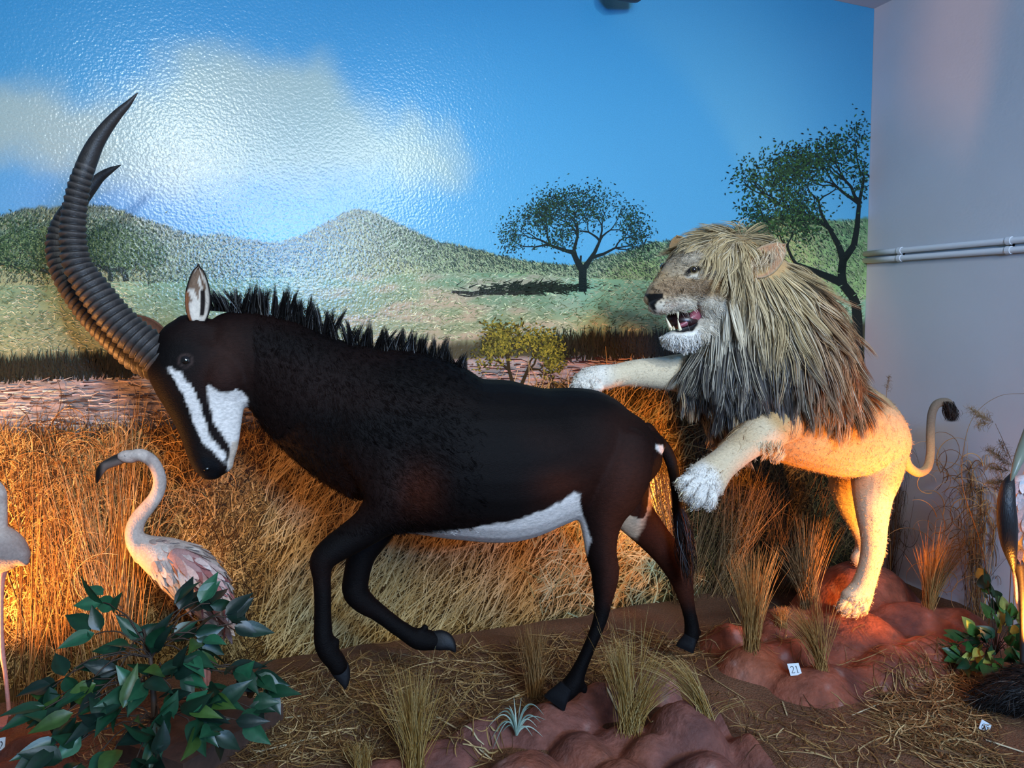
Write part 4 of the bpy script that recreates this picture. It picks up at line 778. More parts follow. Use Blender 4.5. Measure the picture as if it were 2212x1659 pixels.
kd = KDTree(len(lv)); [kd.insert(q_, i_) for i_, q_ in enumerate(lv.tolist())]; kd.balance()
vcol = c.copy()
def skincol(x, y, n, rg): return np.tile([1., 1, 1], (n, 1)) * rg.uniform(.92, 1.32, (n, 1))
def fur(name, n, rg, test, dirf, ncl, wid, lo=.82, hi=1.25, **kw):
    """short hair that takes the colour of the skin under its root"""
    o_ = hair(name, n, rg, test, skincol, ncl, lion, dirf=dirf, wid=wid, S=5, **kw); V = getv(o_.data).reshape(n, -1, 3); at = o_.data.color_attributes['Col']; C_ = np.empty(len(o_.data.vertices) * 4, np.float32); at.data.foreach_get('color', C_); C_ = C_.reshape(n, -1, 4)
    k_ = np.array([vcol[kd.find(q_)[1]] for q_ in V[:, 0].tolist()]); C_[..., :3] = np.clip(C_[..., :3] * k_[:, None], 0, 1); at.data.foreach_set('color', C_.ravel())
def faceflow(x, y):
    return np.stack([np.interp(x, [1400, 1450, 1520], [.6, .9, .75]), np.interp(y, [540, 600, 680, 740], [-.45, .1, .55, .9]), np.interp(x, [1400, 1460, 1560], [.009, .014, .028]), np.full(len(x), .28)], 1)
eyes = lambda x, y: (np.hypot((x - 1500) / 26, (y - 584) / 13) > 1) & (np.hypot((x - 1434) / 12, (y - 577) / 12) > 1)
nom = [(1388, 630), (1436, 630), (1434, 648), (1424, 676), (1404, 672)]; mou = [(1432, 676), (1470, 671), (1514, 660), (1512, 704), (1496, 719), (1466, 721), (1436, 716)]
fur('face_fur', 9000, np.random.default_rng(17), lambda p: (lambda x, y, d: (x > 1400) & (x < 1590) & (y > 530) & (y < 716) & (d < 3.02) & eyes(x, y) & (sdist(x, y, nom) < 0) & (sdist(x, y, mou) < 0))(*pix(p)), faceflow, 900, .0007, clump=.25, grav=.02)
fur('chin_fur', 3600, np.random.default_rng(14), reg([(1430, 716), (1480, 724), (1525, 716), (1545, 735), (1530, 765), (1430, 765)], 3.1), const(.15, 1, .022, .4), 500, .0008, clump=.3, grav=.05)
fur('paw_fur', 4200, np.random.default_rng(15), lambda p: (lambda x, y, d: (sdist(x, y, [(1452, 1020), (1500, 1000), (1560, 1010), (1572, 1060), (1545, 1108), (1480, 1100)]) > 0) & (d < 2.85) | (sdist(x, y, [(1800, 1330), (1805, 1285), (1880, 1285), (1880, 1330)]) > 0) & (d < 3.5) | (x < 1300) & (y > 780))(*pix(p)), const(-.55, .7, .017, .4), 900, .0008, clump=.35, grav=.05)
fur('coat_fur', 16000, np.random.default_rng(18), lambda p: (lambda x, y, d: ((y > 900) | (x > 1850) | (x < 1470) & (y > 770)) & (sdist(x, y, [(1800, 1330), (1805, 1290), (1880, 1290), (1880, 1330)]) < 0) & (sdist(x, y, [(1452, 1020), (1500, 1000), (1560, 1010), (1572, 1060), (1545, 1108), (1480, 1100)]) < 0))(*pix(p)),
    lambda x, y: np.stack([np.where(x < 1700, -.75, .1), np.where(x < 1700, .6, 1), np.full(len(x), .008), np.full(len(x), .1)], 1), 4000, .0005, clump=.0, grav=.03)
# whiskers
r = np.random.default_rng(16); Ls = []
for i in range(14):
    x0, y0 = 1434 + 4 * (i % 7), 648 + 6 * (i // 5); d0 = (hit(x0, y0) or 2.88); t = np.linspace(0, 1, 9); l_ = r.uniform(40, 80)
    Ls.append(P(x0 + l_ * t * r.uniform(.5, 1), y0 + l_ * (t ** 1.6) * r.uniform(.1, .8) - 6 * np.sin(np.pi * t), d0 - .07 * t))
Ls = np.array(Ls); v, f, cc = tubes(Ls, np.full((14, 9), .00045) * np.linspace(1, .4, 9), np.tile(s2l([210, 200, 186]), (14, 1))); build('whiskers', v, f, M_FUR, lion, cc)

# short glossy hair over the antelope's neck, shoulder and flank
M_SHAIR = mat('antelope short hair', None, .65, attr=True, spec=.05)
kd2 = KDTree(len(sv)); [kd2.insert(q_, i_) for i_, q_ in enumerate(sv.tolist())]; kd2.balance(); sc_ = np.empty(len(sb.data.vertices) * 4, np.float32); sb.data.color_attributes['Col'].data.foreach_get('color', sc_); sc_ = sc_.reshape(-1, 4)[:, :3]
def sflow(x, y): return np.stack([np.interp(x, [450, 560, 700, 900, 1400], [.45, .35, .3, .8, .8]), np.interp(x, [450, 560, 700, 900, 1400], [.6, .9, 1, .55, .7]), np.full(len(x), .02), np.full(len(x), .13)], 1)
n_ = 24000; o_ = hair('coat_hair', n_, np.random.default_rng(23), lambda p: (lambda x, y, d: (x > 545) & (x < 1050 - 120 * np.random.default_rng(3).random(len(x))) & (y < 1150) & (d < dS(x) + .05))(*pix(p)), lambda x, y, n, rg: rg.uniform(.7, 1.5, (n, 1)) * np.ones(3), 2600, sable, dirf=sflow, wid=.0005, S=5, clump=.3, grav=.02, obj=sb, mat_=M_SHAIR)
V_ = getv(o_.data).reshape(n_, -1, 3); at = o_.data.color_attributes['Col']; C_ = np.empty(len(o_.data.vertices) * 4, np.float32); at.data.foreach_get('color', C_); C_ = C_.reshape(n_, -1, 4)
k_ = np.array([sc_[kd2.find(q_)[1]] for q_ in V_[:, 0].tolist()]); C_[..., :3] = np.clip(C_[..., :3] * k_[:, None], 0, 1); at.data.foreach_set('color', C_.ravel())
# ================================================================ birds, shaggy animal, number cards
M_FEATH = mat('bird feathers', None, .75, attr=True, spec=.2, var=.18, vscale=120., bump=.5, bscale=150., bdist=.004)
M_BILL = mat('bird bill', None, .35, attr=True, spec=.5)
M_BLEG = mat('bird leg skin', None, .55, attr=True, var=.2, vscale=80., bump=.3, bscale=120., bdist=.003)
def gz(px, py, d): p = P(px, py, d); return float(surf(p[0], p[1]))
def pick(px, py):
    """first point of the floor or rocks along a sight line"""
    t = np.arange(1.6, 4.4, .008); p = CAM + ray(px, py) * t[:, None]; below = p[:, 2] < surf(p[:, 0], p[:, 1]); k = int(below.argmax()) if below.any() else len(t) - 1
    q = p[k].copy(); q[0] = min(q[0], WX - .04); q[1] = min(q[1], D - .04); q[2] = float(surf(q[0], q[1])); return q
def feathers(root, n, rg, test, obj, dirpx, ln, wd, cols, name, lift=.25):
    me = obj.data; R_, N_ = samples(obj, n, rg, test); dv = RIGHT * dirpx[0] - UP * dirpx[1]; dv = dv - N_ * (dv * N_).sum(1, keepdims=True); dv = nrm(dv + rg.normal(0, .16, (n, 3)))
    l = ln * rg.uniform(.7, 1.2, n); t = np.linspace(0, 1, 6); L = R_[:, None] + l[:, None, None] * (dv[:, None] * t[:, None] + (N_ * lift)[:, None] * (t * (1 - .75 * t))[:, None])
    sd = nrm(np.cross(dv, N_)); W = wd * np.array([.45, .9, 1, .95, .7, .12])[None].repeat(n, 0) * rg.uniform(.8, 1.2, (n, 1)); c = np.stack([s2l(q) for q in cols])[rg.integers(0, len(cols), n)] * rg.uniform(.85, 1.12, (n, 1))
    cc = c[:, None] * np.linspace(.78, 1.1, 6)[None, :, None]; v, f, k = ribbons(L, W, sd, cc); return build(name, v, f, M_FEATH, root, k, True)
def flamingo(base, neck, body, bill, head, eye, legs, d, lab, dark=False, wing=None, seed=3):
    root = tag(empty('flamingo', base), lab, 'flamingo', 'flamingos in the dry grass'); rg = np.random.default_rng(seed)
    pts = [loft([(x, y, d + o, h, h * d / F * tk) for x, y, h, o, tk in neck], 6, 18), loft([(x, y, d, h, t) for x, y, h, t in body], 6, 24)]
    if head: pts.append(blob(*head))
    o = merge_body('body', pts, .005, 4, M_FEATH, root); v = getv(o.data); x, y, _ = pix(v)
    c = np.tile(s2l([186, 168, 156]), (len(v), 1)); c = mixc(c, s2l([206, 190, 178]), sstep(-.3, .8, vnoise(v, 14., seed))); c = mixc(c, s2l([150, 132, 124]), sstep(.3, 1, vnoise(v, 25., seed + 1)) * .5)
    if dark: c = mixc(c, s2l([128, 112, 106]), sstep(1140, 1190, y) * .7)
    setcol(o.data, c)
    if bill:
        v, f = loft([(a, b, d, h, h * d / F * .8) for a, b, h in bill], 6, 14); x, y, _ = pix(v); k = np.tile(s2l([120, 104, 96]), (len(v), 1)); k = mixc(k, s2l([18, 17, 18]), sstep(226, 214, x)); k = mixc(k, s2l([40, 38, 38]), sstep(1004, 996, y + (x - 225) * .25) * (x < 258)); build('bill', v, f, M_BILL, root, k, True)
        eyeball(eye[0], eye[1], d - .02, .006, M_EYE, root)
    if wing:
        v, f = loft([(a, b, d + e, h, t) for a, b, h, t, e in wing], 6, 18); w_ = build('wing', v, f, M_FEATH, root, np.tile(s2l([168, 128, 122]), (len(v), 1)), True)
        feathers(root, 150, rg, lambda p: (pix(p)[2] < d - .01), w_, (.62, .78), .085, .010, [[190, 150, 142], [150, 92, 88], [206, 178, 168], [120, 96, 92], [214, 196, 186]], 'wing_feathers', .1)
        feathers(root, 420, rg, lambda p: (pix(p)[1] > 1165) & (pix(p)[0] > 318), o, (.6, .8), .05, .010, [[200, 182, 170], [186, 166, 156], [214, 200, 188], [164, 148, 140]], 'body_feathers', .12)
    for lg in legs:
        v, f = loft([(a, b, d + e, h, h * d / F) for a, b, h, e in lg], 6, 12); build('leg', v, f, M_BLEG, root, np.tile(s2l([196, 132, 120]), (len(v), 1)), True)
        a, b, h, e = lg[-1]; g = P(a, b, d + e); g[2] = float(surf(g[0], g[1])) + .004; V = []; Fq = []
        for k, an in enumerate((-2.7, -2.1, -1.5)):
            tip = g + np.array([math.cos(an), math.sin(an), 0]) * .075; V.append(tip)
        V = [g + [0, 0, .01]] + V; o2 = build('foot', V, [(0, 1, 2), (0, 2, 3)], M_BLEG, root, np.tile(s2l([150, 100, 92]), (4, 1))); m = o2.modifiers.new('s', 'SOLIDIFY'); m.thickness = .006
dF = 2.74; yf = 725 + (1.4 - gz(440, 1570, dF)) / dF * 1650
flamingo(P(445, yf, dF) * [1, 1, 0], [(285, 985, 13, 0, 1), (304, 983, 14, 0, 1), (326, 994, 13.5, 0, 1), (341, 1018, 13.5, 0, 1), (345, 1045, 14, 0, 1), (336, 1073, 14.5, 0, 1), (316, 1099, 16, 0, 1), (298, 1122, 17.5, 0, 1), (290, 1148, 19, 0, 1), (296, 1172, 22, 0, 1), (316, 1192, 30, 0, 1.1)],
  [(302, 1172, 22, .03), (326, 1190, 36, .06), (360, 1208, 48, .085), (400, 1232, 57, .098), (433, 1264, 55, .09), (456, 1298, 44, .07), (470, 1330, 27, .045), (476, 1356, 10, .02)],
  [(266, 988, 12), (252, 994, 12), (238, 1000, 11), (225, 1007, 10), (216, 1019, 8.5), (212, 1031, 5.5), (209, 1044, 1.2)], (280, 986, dF, 25, 14.5, .024, -.08), (271, 985),
  [[(446, 1310, 10, -.03), (447, 1350, 5, -.03), (443, 1400, 4, -.03), (441, 1440, 5, -.03), (444, 1480, 3.6, -.03), (446, yf - 3, 3.6, -.03)], [(462, 1320, 9, .04), (458, 1370, 4.6, .04), (452, 1430, 5, .04), (450, 1500, 3.6, .04), (452, yf - 12, 3.6, .04)]], dF,
  'flamingo with a curved neck and pinkish wing standing behind the leafy green plant', wing=[(372, 1196, 14, .012, -.075), (396, 1212, 26, .02, -.082), (428, 1240, 30, .022, -.086), (456, 1278, 26, .022, -.07), (474, 1318, 17, .018, -.05), (484, 1352, 5, .01, -.03)])
dL = 2.58; yl = 725 + (1.4 - gz(20, 1540, dL)) / dL * 1650
flamingo(P(20, yl, dL) * [1, 1, 0], [(-95, 1015, 14, 0, 1), (-62, 1030, 14, 0, 1), (-28, 1040, 15, 0, 1), (-5, 1062, 16, 0, 1), (-1, 1092, 15, 0, 1), (-2, 1125, 16, 0, 1), (-8, 1160, 22, 0, 1), (-20, 1190, 34, 0, 1.1)],
  [(-90, 1190, 40, .06), (-50, 1185, 56, .09), (-12, 1188, 56, .095), (20, 1195, 44, .075), (44, 1205, 25, .045), (54, 1215, 10, .02)], [(-100, 1018, 11), (-125, 1030, 10), (-140, 1055, 3)], (-88, 1015, dL, 24, 14, .024, 0), (-95, 1012),
  [[(6, 1215, 18, 0), (4, 1250, 7, 0), (3, 1300, 4.5, 0), (3, 1360, 4.5, 0), (5, 1410, 5.5, 0), (12, 1460, 4.2, 0), (20, yl - 3, 4.2, 0)], [(-30, 1220, 16, .05), (-32, 1280, 5, .05), (-30, 1400, 5, .05), (-28, yl - 12, 4.2, .05)]], dL,
  'greyish flamingo cut off by the left edge of the picture', dark=True, seed=6)
# ---- the big stork at the right edge: black wing, white breast, bill hanging down
dM = 3.06; ym = 725 + (1.4 - gz(2210, 1430, dM)) / dM * 1650; st_ = tag(empty('stork', P(2210, ym, dM) * [1, 1, 0]), 'large stork with black wing and white pink breast at the right edge', 'stork')
M_BLACKF = mat('glossy black feathers', (.012, .012, .014), .42, spec=.5, bump=.5, bscale=90., bdist=.004, stretch=(3, 3, .5))
ob = merge_body('body', [loft([(2205, 1040, dM, 18, .04), (2220, 1075, dM, 38, .10), (2238, 1120, dM, 58, .15), (2246, 1170, dM, 56, .16), (2240, 1215, dM, 40, .12), (2228, 1250, dM, 18, .05)], 6, 22), loft([(2225, 1060, dM, 26, .05), (2245, 1000, dM + .02, 20, .035), (2262, 940, dM + .02, 17, .03), (2272, 895, dM, 19, .033)], 6, 16), blob(2272, 885, dM, 24, 18, .035)], .007, 4, M_FEATH, st_)
v = getv(ob.data); x, y, _ = pix(v); c = mixc(np.tile(s2l([222, 220, 222]), (len(v), 1)), s2l([224, 182, 182]), sstep(.0, .8, vnoise(v, 9., 4)) * .7); setcol(ob.data, c)
rg = np.random.default_rng(33); feathers(st_, 420, rg, lambda p: (pix(p)[1] > 1030) & (pix(p)[1] < 1260), ob, (-.1, 1), .06, .012, [[232, 230, 230], [226, 198, 198], [206, 214, 222], [236, 222, 220]], 'breast_feathers', .25)
v, f = loft([(2186, 1026, dM - .1, 5, .01), (2178, 1048, dM - .12, 13, .02), (2174, 1085, dM - .13, 17.5, .026), (2176, 1130, dM - .13, 19.5, .028), (2180, 1175, dM - .12, 16, .024), (2186, 1210, dM - .1, 9, .016), (2190, 1236, dM - .09, 2, .006)], 6, 18); build('wing', v, f, M_BLACKF, st_, None, True)
v, f = loft([(2184, 1038, dM - .16, 2, .004), (2190, 1022, dM - .16, 6, .01), (2201, 992, dM - .15, 10, .016), (2216, 958, dM - .12, 13, .02), (2236, 918, dM - .07, 16, .024), (2256, 892, dM - .03, 17, .026)], 6, 14); build('bill', v, f, M_BILL, st_, np.tile(s2l([122, 130, 114]), (len(v), 1)), True)
for e_, x0 in ((-.03, 2206), (.09, 2226)):
    v, f = loft([(x0 - 4, 1215, dM + e_, 13, .025), (x0, 1250, dM + e_, 8, .015), (x0 + 2, 1290, dM + e_, 6, .011), (x0 + 3, 1340, dM + e_, 5.5, .011), (x0 + 3, ym - 2, dM + e_, 5, .01)], 6, 12); build('leg', v, f, M_BLEG, st_, np.tile(s2l([34, 30, 32]), (len(v), 1)), True)
    v, f = loft([(x0 - 6, 1205, dM + e_ + .02, 16, .03), (x0 - 6, 1245, dM + e_ + .02, 11, .022), (x0 - 4, 1290, dM + e_ + .02, 9, .018), (x0 - 2, 1318, dM + e_ + .02, 5, .01)], 6, 12); build('thigh_feathers', v, f, M_FEATH, st_, np.tile(s2l([224, 200, 198]), (len(v), 1)), True)
# ---- dark shaggy animal lying at the lower right edge
dB = 2.86; bs_ = tag(empty('shaggy_animal', P(2200, 1570, dB) * [1, 1, 0]), 'dark shaggy furred animal lying on the straw at the lower right edge', 'animal')
M_SHAG = mat('black shaggy coat', None, .6, attr=True, spec=.3)
z0 = gz(2200, 1560, dB)
yb0 = 725 + (1.4 - z0) / dB * 1650
ob = merge_body('body', [loft([(2128, yb0 - 26, dB, 12, .03), (2148, yb0 - 30, dB, 26, .08), (2190, yb0 - 38, dB, 40, .13), (2250, yb0 - 44, dB, 46, .15), (2310, yb0 - 40, dB, 40, .14), (2350, yb0 - 34, dB, 20, .06)], 6, 20)], .009, 3, M_SHAG, bs_)
v = getv(ob.data); setcol(ob.data, np.tile(s2l([20, 17, 16]), (len(v), 1)))
rg = np.random.default_rng(44); R_, N_ = samples(ob, 7000, rg, lambda p: np.ones(len(p))); n = 7000; dv = nrm(-RIGHT * .75 - UP * .35 + rg.normal(0, .3, (n, 3))); dv = nrm(dv - N_ * (dv * N_).sum(1, keepdims=True) * .8); t = np.linspace(0, 1, 5); l = rg.uniform(.04, .1, n)
L = R_[:, None] + l[:, None, None] * (dv[:, None] * t[:, None] + (N_ * .35)[:, None] * (t * (1 - .6 * t))[:, None]); L[..., 2] = np.maximum(L[..., 2], surf(L[..., 0], L[..., 1]) + .002)
v, f, c = ribbons(L, .0013 * np.array([1, 1, .9, .6, .15])[None].repeat(n, 0), nrm(np.cross(dv, N_ + rg.normal(0, .4, (n, 3)))), np.where(rg.random((n, 1)) < .07, s2l([120, 104, 90]), s2l([22, 18, 17])) * rg.uniform(.6, 1.5, (n, 1))); build('coat_hair', v, f, M_SHAG, bs_, c)
# ---- number cards
M_CARD = mat('white card', s2l([214, 222, 226]), .5); M_INK = mat('black ink', (.012, .014, .02), .5)
def stroke2d(pts, w):
    pts = np.array(pts, float); T = nrm(np.gradient(pts, axis=0)); N = np.stack([-T[:, 1], T[:, 0]], -1); w = np.broadcast_to(np.asarray(w, float), (len(pts),))[:, None]
    return pts + N * w, pts - N * w
arc = lambda cx, cy, rx, ry, a0, a1, n=14: [(cx + rx * math.cos(math.radians(a)), cy + ry * math.sin(math.radians(a))) for a in np.linspace(a0, a1, n)]
GL = {  # serif numerals drawn in a unit box 0.6 x 1
 '2': [(arc(.28, .72, .22, .24, 170, -30, 18) + [(.34, .40), (.18, .2), (.06, .06)], [.035] * 8 + [.06] * 10 + [.04, .035, .03]), ([(.04, .035), (.5, .035)], .045), ([(.5, .0), (.53, .18)], .02)],
 '1': [([(.3, .03), (.3, .98)], .05), ([(.14, .82), (.3, .96)], .025), ([(.12, .02), (.48, .02)], .022)],
 '6': [(arc(.30, .30, .22, .28, 0, 360, 30), .045), ([(.09, .36), (.12, .6), (.22, .82), (.42, .98)], [.05, .05, .045, .02])],
 '5': [([(.14, .95), (.48, .95)], .05), ([(.14, .95), (.11, .56)], .025), (arc(.24, .30, .24, .30, 100, -120, 22), [.03] * 4 + [.055] * 12 + [.03] * 6)]}
def card(text, corner_bl, u, w_, nrm_, wid, hei, lab):
    """u: along the bottom edge, w_: up the card"""
    e = tag(empty('number_card', corner_bl), lab, 'card', 'exhibit number cards'); o = np.array(corner_bl); a, b, n = nrm(u) * wid, nrm(w_) * hei, nrm(nrm_)
    v = [o, o + a, o + a + b, o + b]; V = v + [p - n * .0025 for p in v]; build('card', V, [(0, 1, 2, 3), (7, 6, 5, 4), (0, 4, 5, 1), (1, 5, 6, 2), (2, 6, 7, 3), (3, 7, 4, 0)], M_CARD, e)
    V, Fq = [], []; gw = .38 if len(text) > 1 else .5
    for k, ch in enumerate(text):
        for pts, sw in GL[ch]:
            A_, B_ = stroke2d(pts, sw); m = len(A_); b0 = len(V)
            for q in np.vstack([A_, B_]): V.append(o + a * ((.14 if len(text) > 1 else .5) + k * .38 + q[0] * .58) + b * (.2 + q[1] * .58) + n * (.0006 + .00015 * k))
            Fq += [(b0 + i, b0 + i + 1, b0 + m + i + 1, b0 + m + i) for i in range(m - 1)]
    build('numeral', V, Fq, M_INK, e)
def card_at(text, tl, tr, bl, lab, zlift=.004):
    g = pick(*bl); d = float((g - CAM) @ FWD); back = .55
    k = d / F; up_h = math.hypot(tl[0] - bl[0], tl[1] - bl[1]) * k; wid = math.hypot(tr[0] - tl[0], tr[1] - tl[1]) * k
    o = g + [0, 0, zlift]; B_ = P(tl[0], tl[1], d + up_h * .45); R_ = P(bl[0] + tr[0] - tl[0], bl[1] + tr[1] - tl[1], d); u = R_ - P(*bl, d); w_ = B_ - P(*bl, d)
    card(text, o, u, w_, np.cross(u, w_), np.linalg.norm(u), np.linalg.norm(w_), lab)
card_at('21', (1700, 1439), (1725, 1437), (1708, 1465), 'small white card reading 21 on the red rock below the lion')
card_at('65', (2121, 1558), (2142, 1570), (2114, 1578), 'small white card reading 65 half buried in straw by the shaggy animal', .006)
card_at('2', (-14, 1603), (12, 1599), (-17, 1640), 'small white card with a 2 cut off by the left edge beside brown rock', .006)
# ================================================================ grasses and plants
M_GRASS = mat('dry grass blades', None, .55, attr=True, spec=.25)
def cols_of(hexes, n, rg, lo=.7, hi=1.25): return np.stack([hexc(h) for h in hexes])[rg.integers(0, len(hexes), n)] * rg.uniform(lo, hi, (n, 1))
def tuft(base, groups, lab, seed, hexes, base_r=.012, w=.0011, name='grass_tuft', group='dry grass tufts', wispy=True, cat='grass'):
    """groups: (n, tip px, tip py, spread px, depth spread m, sag)"""
    g = pick(*base); rg = np.random.default_rng(seed); d0 = float((g - CAM) @ FWD); e = tag(empty(name, g), lab, cat, group); Ls, Ws, Cs = [], [], []
    S = 8; t = np.linspace(0, 1, S)
    for n, tx, ty, sp, dsp, sag in groups:
        b = g + rg.normal(0, 1, (n, 3)) * [base_r, base_r, 0] - [0, 0, .012]
        fx = rg.uniform(.55, 1.04, n) ** .6; tip = P(tx + rg.normal(0, sp, n), base[1] + (ty - base[1]) * fx, d0 + rg.normal(0, dsp, n))
        tip[:, 0] = np.minimum(tip[:, 0], WX - .02); tip[:, 1] = np.minimum(tip[:, 1], D - .012)
        h = np.linalg.norm(tip - b, axis=1); mid = b * .5 + tip * .5 + np.array([0, 0, 1.]) * (h * (.06 + sag))[:, None] + (b - tip) * [.16, .16, 0] + rg.normal(0, .012, (n, 3))
        L = b[:, None] * ((1 - t) ** 2)[:, None] + mid[:, None] * (2 * t * (1 - t))[:, None] + tip[:, None] * (t * t)[:, None]; L[:, :, 1] = np.minimum(L[:, :, 1], D - .01); L[:, :, 0] = np.minimum(L[:, :, 0], WX - .01)
        Ls.append(L); Ws.append(w * rg.uniform(.6, 1.3, n)[:, None] * np.array([1, 1, .95, .85, .75, .6, .45, .2])); Cs.append(cols_of(hexes, n, rg))
    L, W, C = np.concatenate(Ls), np.concatenate(Ws), np.concatenate(Cs); v, f, c = tubes(L, W, C); build('blades', v, f, M_GRASS, e, c, True); return e
GOLD = ['b08d4a', 'a17c3e', 'c2a264', '8c6a34', 'd0b478']; WARM = ['a8804a', 'b98a4c', '8c6536', 'c49a5e']; DRY = ['8a6c46', '6d5232', 'a4845a', '57402a', 'b4956a']
tuft((893, 1668), [(190, 893, 1440, 34, .05, 0), (14, 905, 1392, 60, .05, 0), (26, 880, 1470, 70, .06, .02)], 'tall pale grass tuft at the front edge left of the spiky air plant', 201, GOLD, .014)
tuft((783, 1672), [(110, 780, 1600, 15, .03, 0)], 'short clipped grass tuft at the bottom edge left of the tall front tuft', 202, GOLD, .011)
tuft((1157, 1506), [(150, 1150, 1345, 17, .03, 0), (40, 1160, 1330, 34, .04, .02)], 'narrow reddish brown grass tuft behind the spiky air plant', 203, ['9a7040', 'a97c4a', '7d5830', 'b8905c'], .013)
tuft((1360, 1580), [(150, 1335, 1380, 20, .05, 0), (70, 1430, 1410, 26, .05, .05), (34, 1350, 1305, 52, .06, 0), (40, 1470, 1440, 30, .08, .1)], 'largest pale grass tuft growing from the front rock beside the antelope hind hoof', 204, GOLD, .015)
tuft((1527, 1545), [(90, 1465, 1420, 14, .04, .06), (30, 1400, 1410, 26, .06, .12), (10, 1600, 1510, 20, .05, .1)], 'thin grass tuft leaning left on the front rock beside the boulder', 205, GOLD, .010)
tuft((1624, 1402), [(110, 1600, 1190, 22, .05, 0), (90, 1650, 1180, 22, .05, 0), (60, 1625, 1250, 20, .04, 0)], 'tall glowing grass tuft in front of the reeds left of the lion rock', 206, WARM, .013)
tuft((1776, 1446), [(110, 1725, 1310, 22, .05, .04), (40, 1700, 1300, 22, .05, .07), (20, 1800, 1290, 16, .04, 0), (20, 1755, 1220, 10, .04, 0)], 'grass tuft leaning left above the card reading 21', 207, WARM, .011)
tuft((1688, 1352), [(110, 1690, 1308, 13, .03, 0)], 'stubby short grass tuft between two taller tufts on the lion rock', 208, WARM, .016)
tuft((2006, 1312), [(120, 2012, 1170, 18, .04, 0), (110, 2070, 1150, 18, .04, 0), (30, 2035, 1120, 26, .04, .02)], 'upright grass tuft leaning right against the grey side wall', 209, ['a8763e', 'b98a4c', '8c6030', 'c8985a'], .010)
tuft((1742, 1312), [(80, 1735, 1110, 22, .05, 0), (60, 1690, 1170, 20, .05, .08), (50, 1780, 1110, 22, .03, 0)], 'dark dry reed bunch standing behind the leaning tuft on the lion rock', 210, DRY, .012, .0013)
# ---- reed bunches in front of the mural: straight stalks plus curling leaves
def curls(g, n, rg, d0, hexes, x0, x1, y0, y1, ln, w, up_=1.2):
    S = 14; t = np.linspace(0, 1, S); px, py = rg.uniform(x0, x1, n), rg.uniform(y0, y1, n); d = d0 + rg.normal(0, .05, n); p = P(px, py, d)
    a0 = rg.normal(up_, .7, n); dirc = rg.choice([-1, 1], n); cv = dirc * rg.uniform(1.2, 5.5, n); a = a0[:, None] + cv[:, None] * t ** 1.3; l = rg.uniform(*ln, n)
    dx = np.cumsum(np.cos(a), 1) * (l / S)[:, None]; dy = np.cumsum(np.sin(a), 1) * (l / S)[:, None]; dz = rg.normal(0, .3, n)[:, None] * t * l[:, None] * .35
    L = p[:, None] + RIGHT * dx[..., None] + UP * dy[..., None] + FWD * dz[..., None]; L[..., 1] = np.minimum(L[..., 1], D - .012); L[..., 0] = np.minimum(L[..., 0], WX - .012); L[..., 2] = np.maximum(L[..., 2], .01)
    W = w * rg.uniform(.5, 1.2, n)[:, None] * np.interp(t, [0, .6, 1], [1, .8, .2]); return tubes(L, W, cols_of(hexes, n, rg))
def reeds(base, spread, stalks, curl, lab, seed, hexes, w=.0018):
    g = pick(*base); rg = np.random.default_rng(seed); d0 = float((g - CAM) @ FWD); e = tag(empty('reed_bunch', g), lab, 'reeds', 'dry reed bunches'); A = Acc(); S = 8; t = np.linspace(0, 1, S)
    for n, tx, ty, sx, sy in stalks:
        b = P(base[0] + rg.normal(0, spread, n), np.full(n, base[1]), d0 + rg.normal(0, .035, n)); b[:, 2] = surf(b[:, 0], b[:, 1]) - .01; tip = P(tx + rg.normal(0, sx, n), ty + rg.normal(0, sy, n), d0 + rg.normal(.0, .06, n))
        mid = b * .5 + tip * .5 + rg.normal(0, .025, (n, 3)); L = b[:, None] * ((1 - t) ** 2)[:, None] + mid[:, None] * (2 * t * (1 - t))[:, None] + tip[:, None] * (t * t)[:, None]; L[..., 1] = np.minimum(L[..., 1], D - .012); L[..., 0] = np.minimum(L[..., 0], WX - .012)
        A.add(*tubes(L, w * rg.uniform(.5, 1.3, n)[:, None] * np.linspace(1, .5, S), cols_of(hexes, n, rg)))
    A.out('stalks', M_GRASS, e, True)
    if curl:
        A = Acc()
        for c in curl: A.add(*curls(g, c[0], rg, d0, hexes, *c[1:]))
        A.out('curled_leaves', M_GRASS, e, True)
REED = ['b48b56', 'c9a26c', '9a7242', 'd8b682', '7d5a34']
reeds((255, 1450), 34, [(60, 265, 960, 40, 60), (50, 200, 1080, 50, 70), (30, 150, 1010, 50, 50), (20, 330, 1080, 60, 80), (10, 260, 900, 30, 20)], [(90, 90, 360, 930, 1250, (.15, .45), .0013), (30, 300, 440, 1000, 1120, (.15, .4), .0012)], 'tall dry reed bunch with curling leaves behind the flamingo', 221, REED)
reeds((95, 1440), 45, [(40, 70, 1000, 50, 60), (30, 130, 1080, 50, 60)], [(60, -20, 170, 920, 1150, (.15, .4), .0012)], 'tangled brown reed bunch between the two flamingos', 222, ['8a6236', 'a87c48', '6b4826', 'b88e58', '54381e'], .0014)
reeds((1478, 1292), 16, [(46, 1400, 930, 24, 40), (40, 1440, 1010, 30, 50), (40, 1530, 1080, 26, 40)], [(26, 1370, 1480, 900, 1050, (.15, .35), .0011)], 'dry reed bunch leaning left behind the antelope tail', 223, DRY, .0015)
reeds((1560, 1285), 30, [(90, 1590, 1070, 50, 50), (50, 1640, 1010, 60, 40)], [(30, 1520, 1660, 1080, 1240, (.12, .3), .0011)], 'thick dry reed bunch under the raised paw of the lion', 224, DRY, .0015)
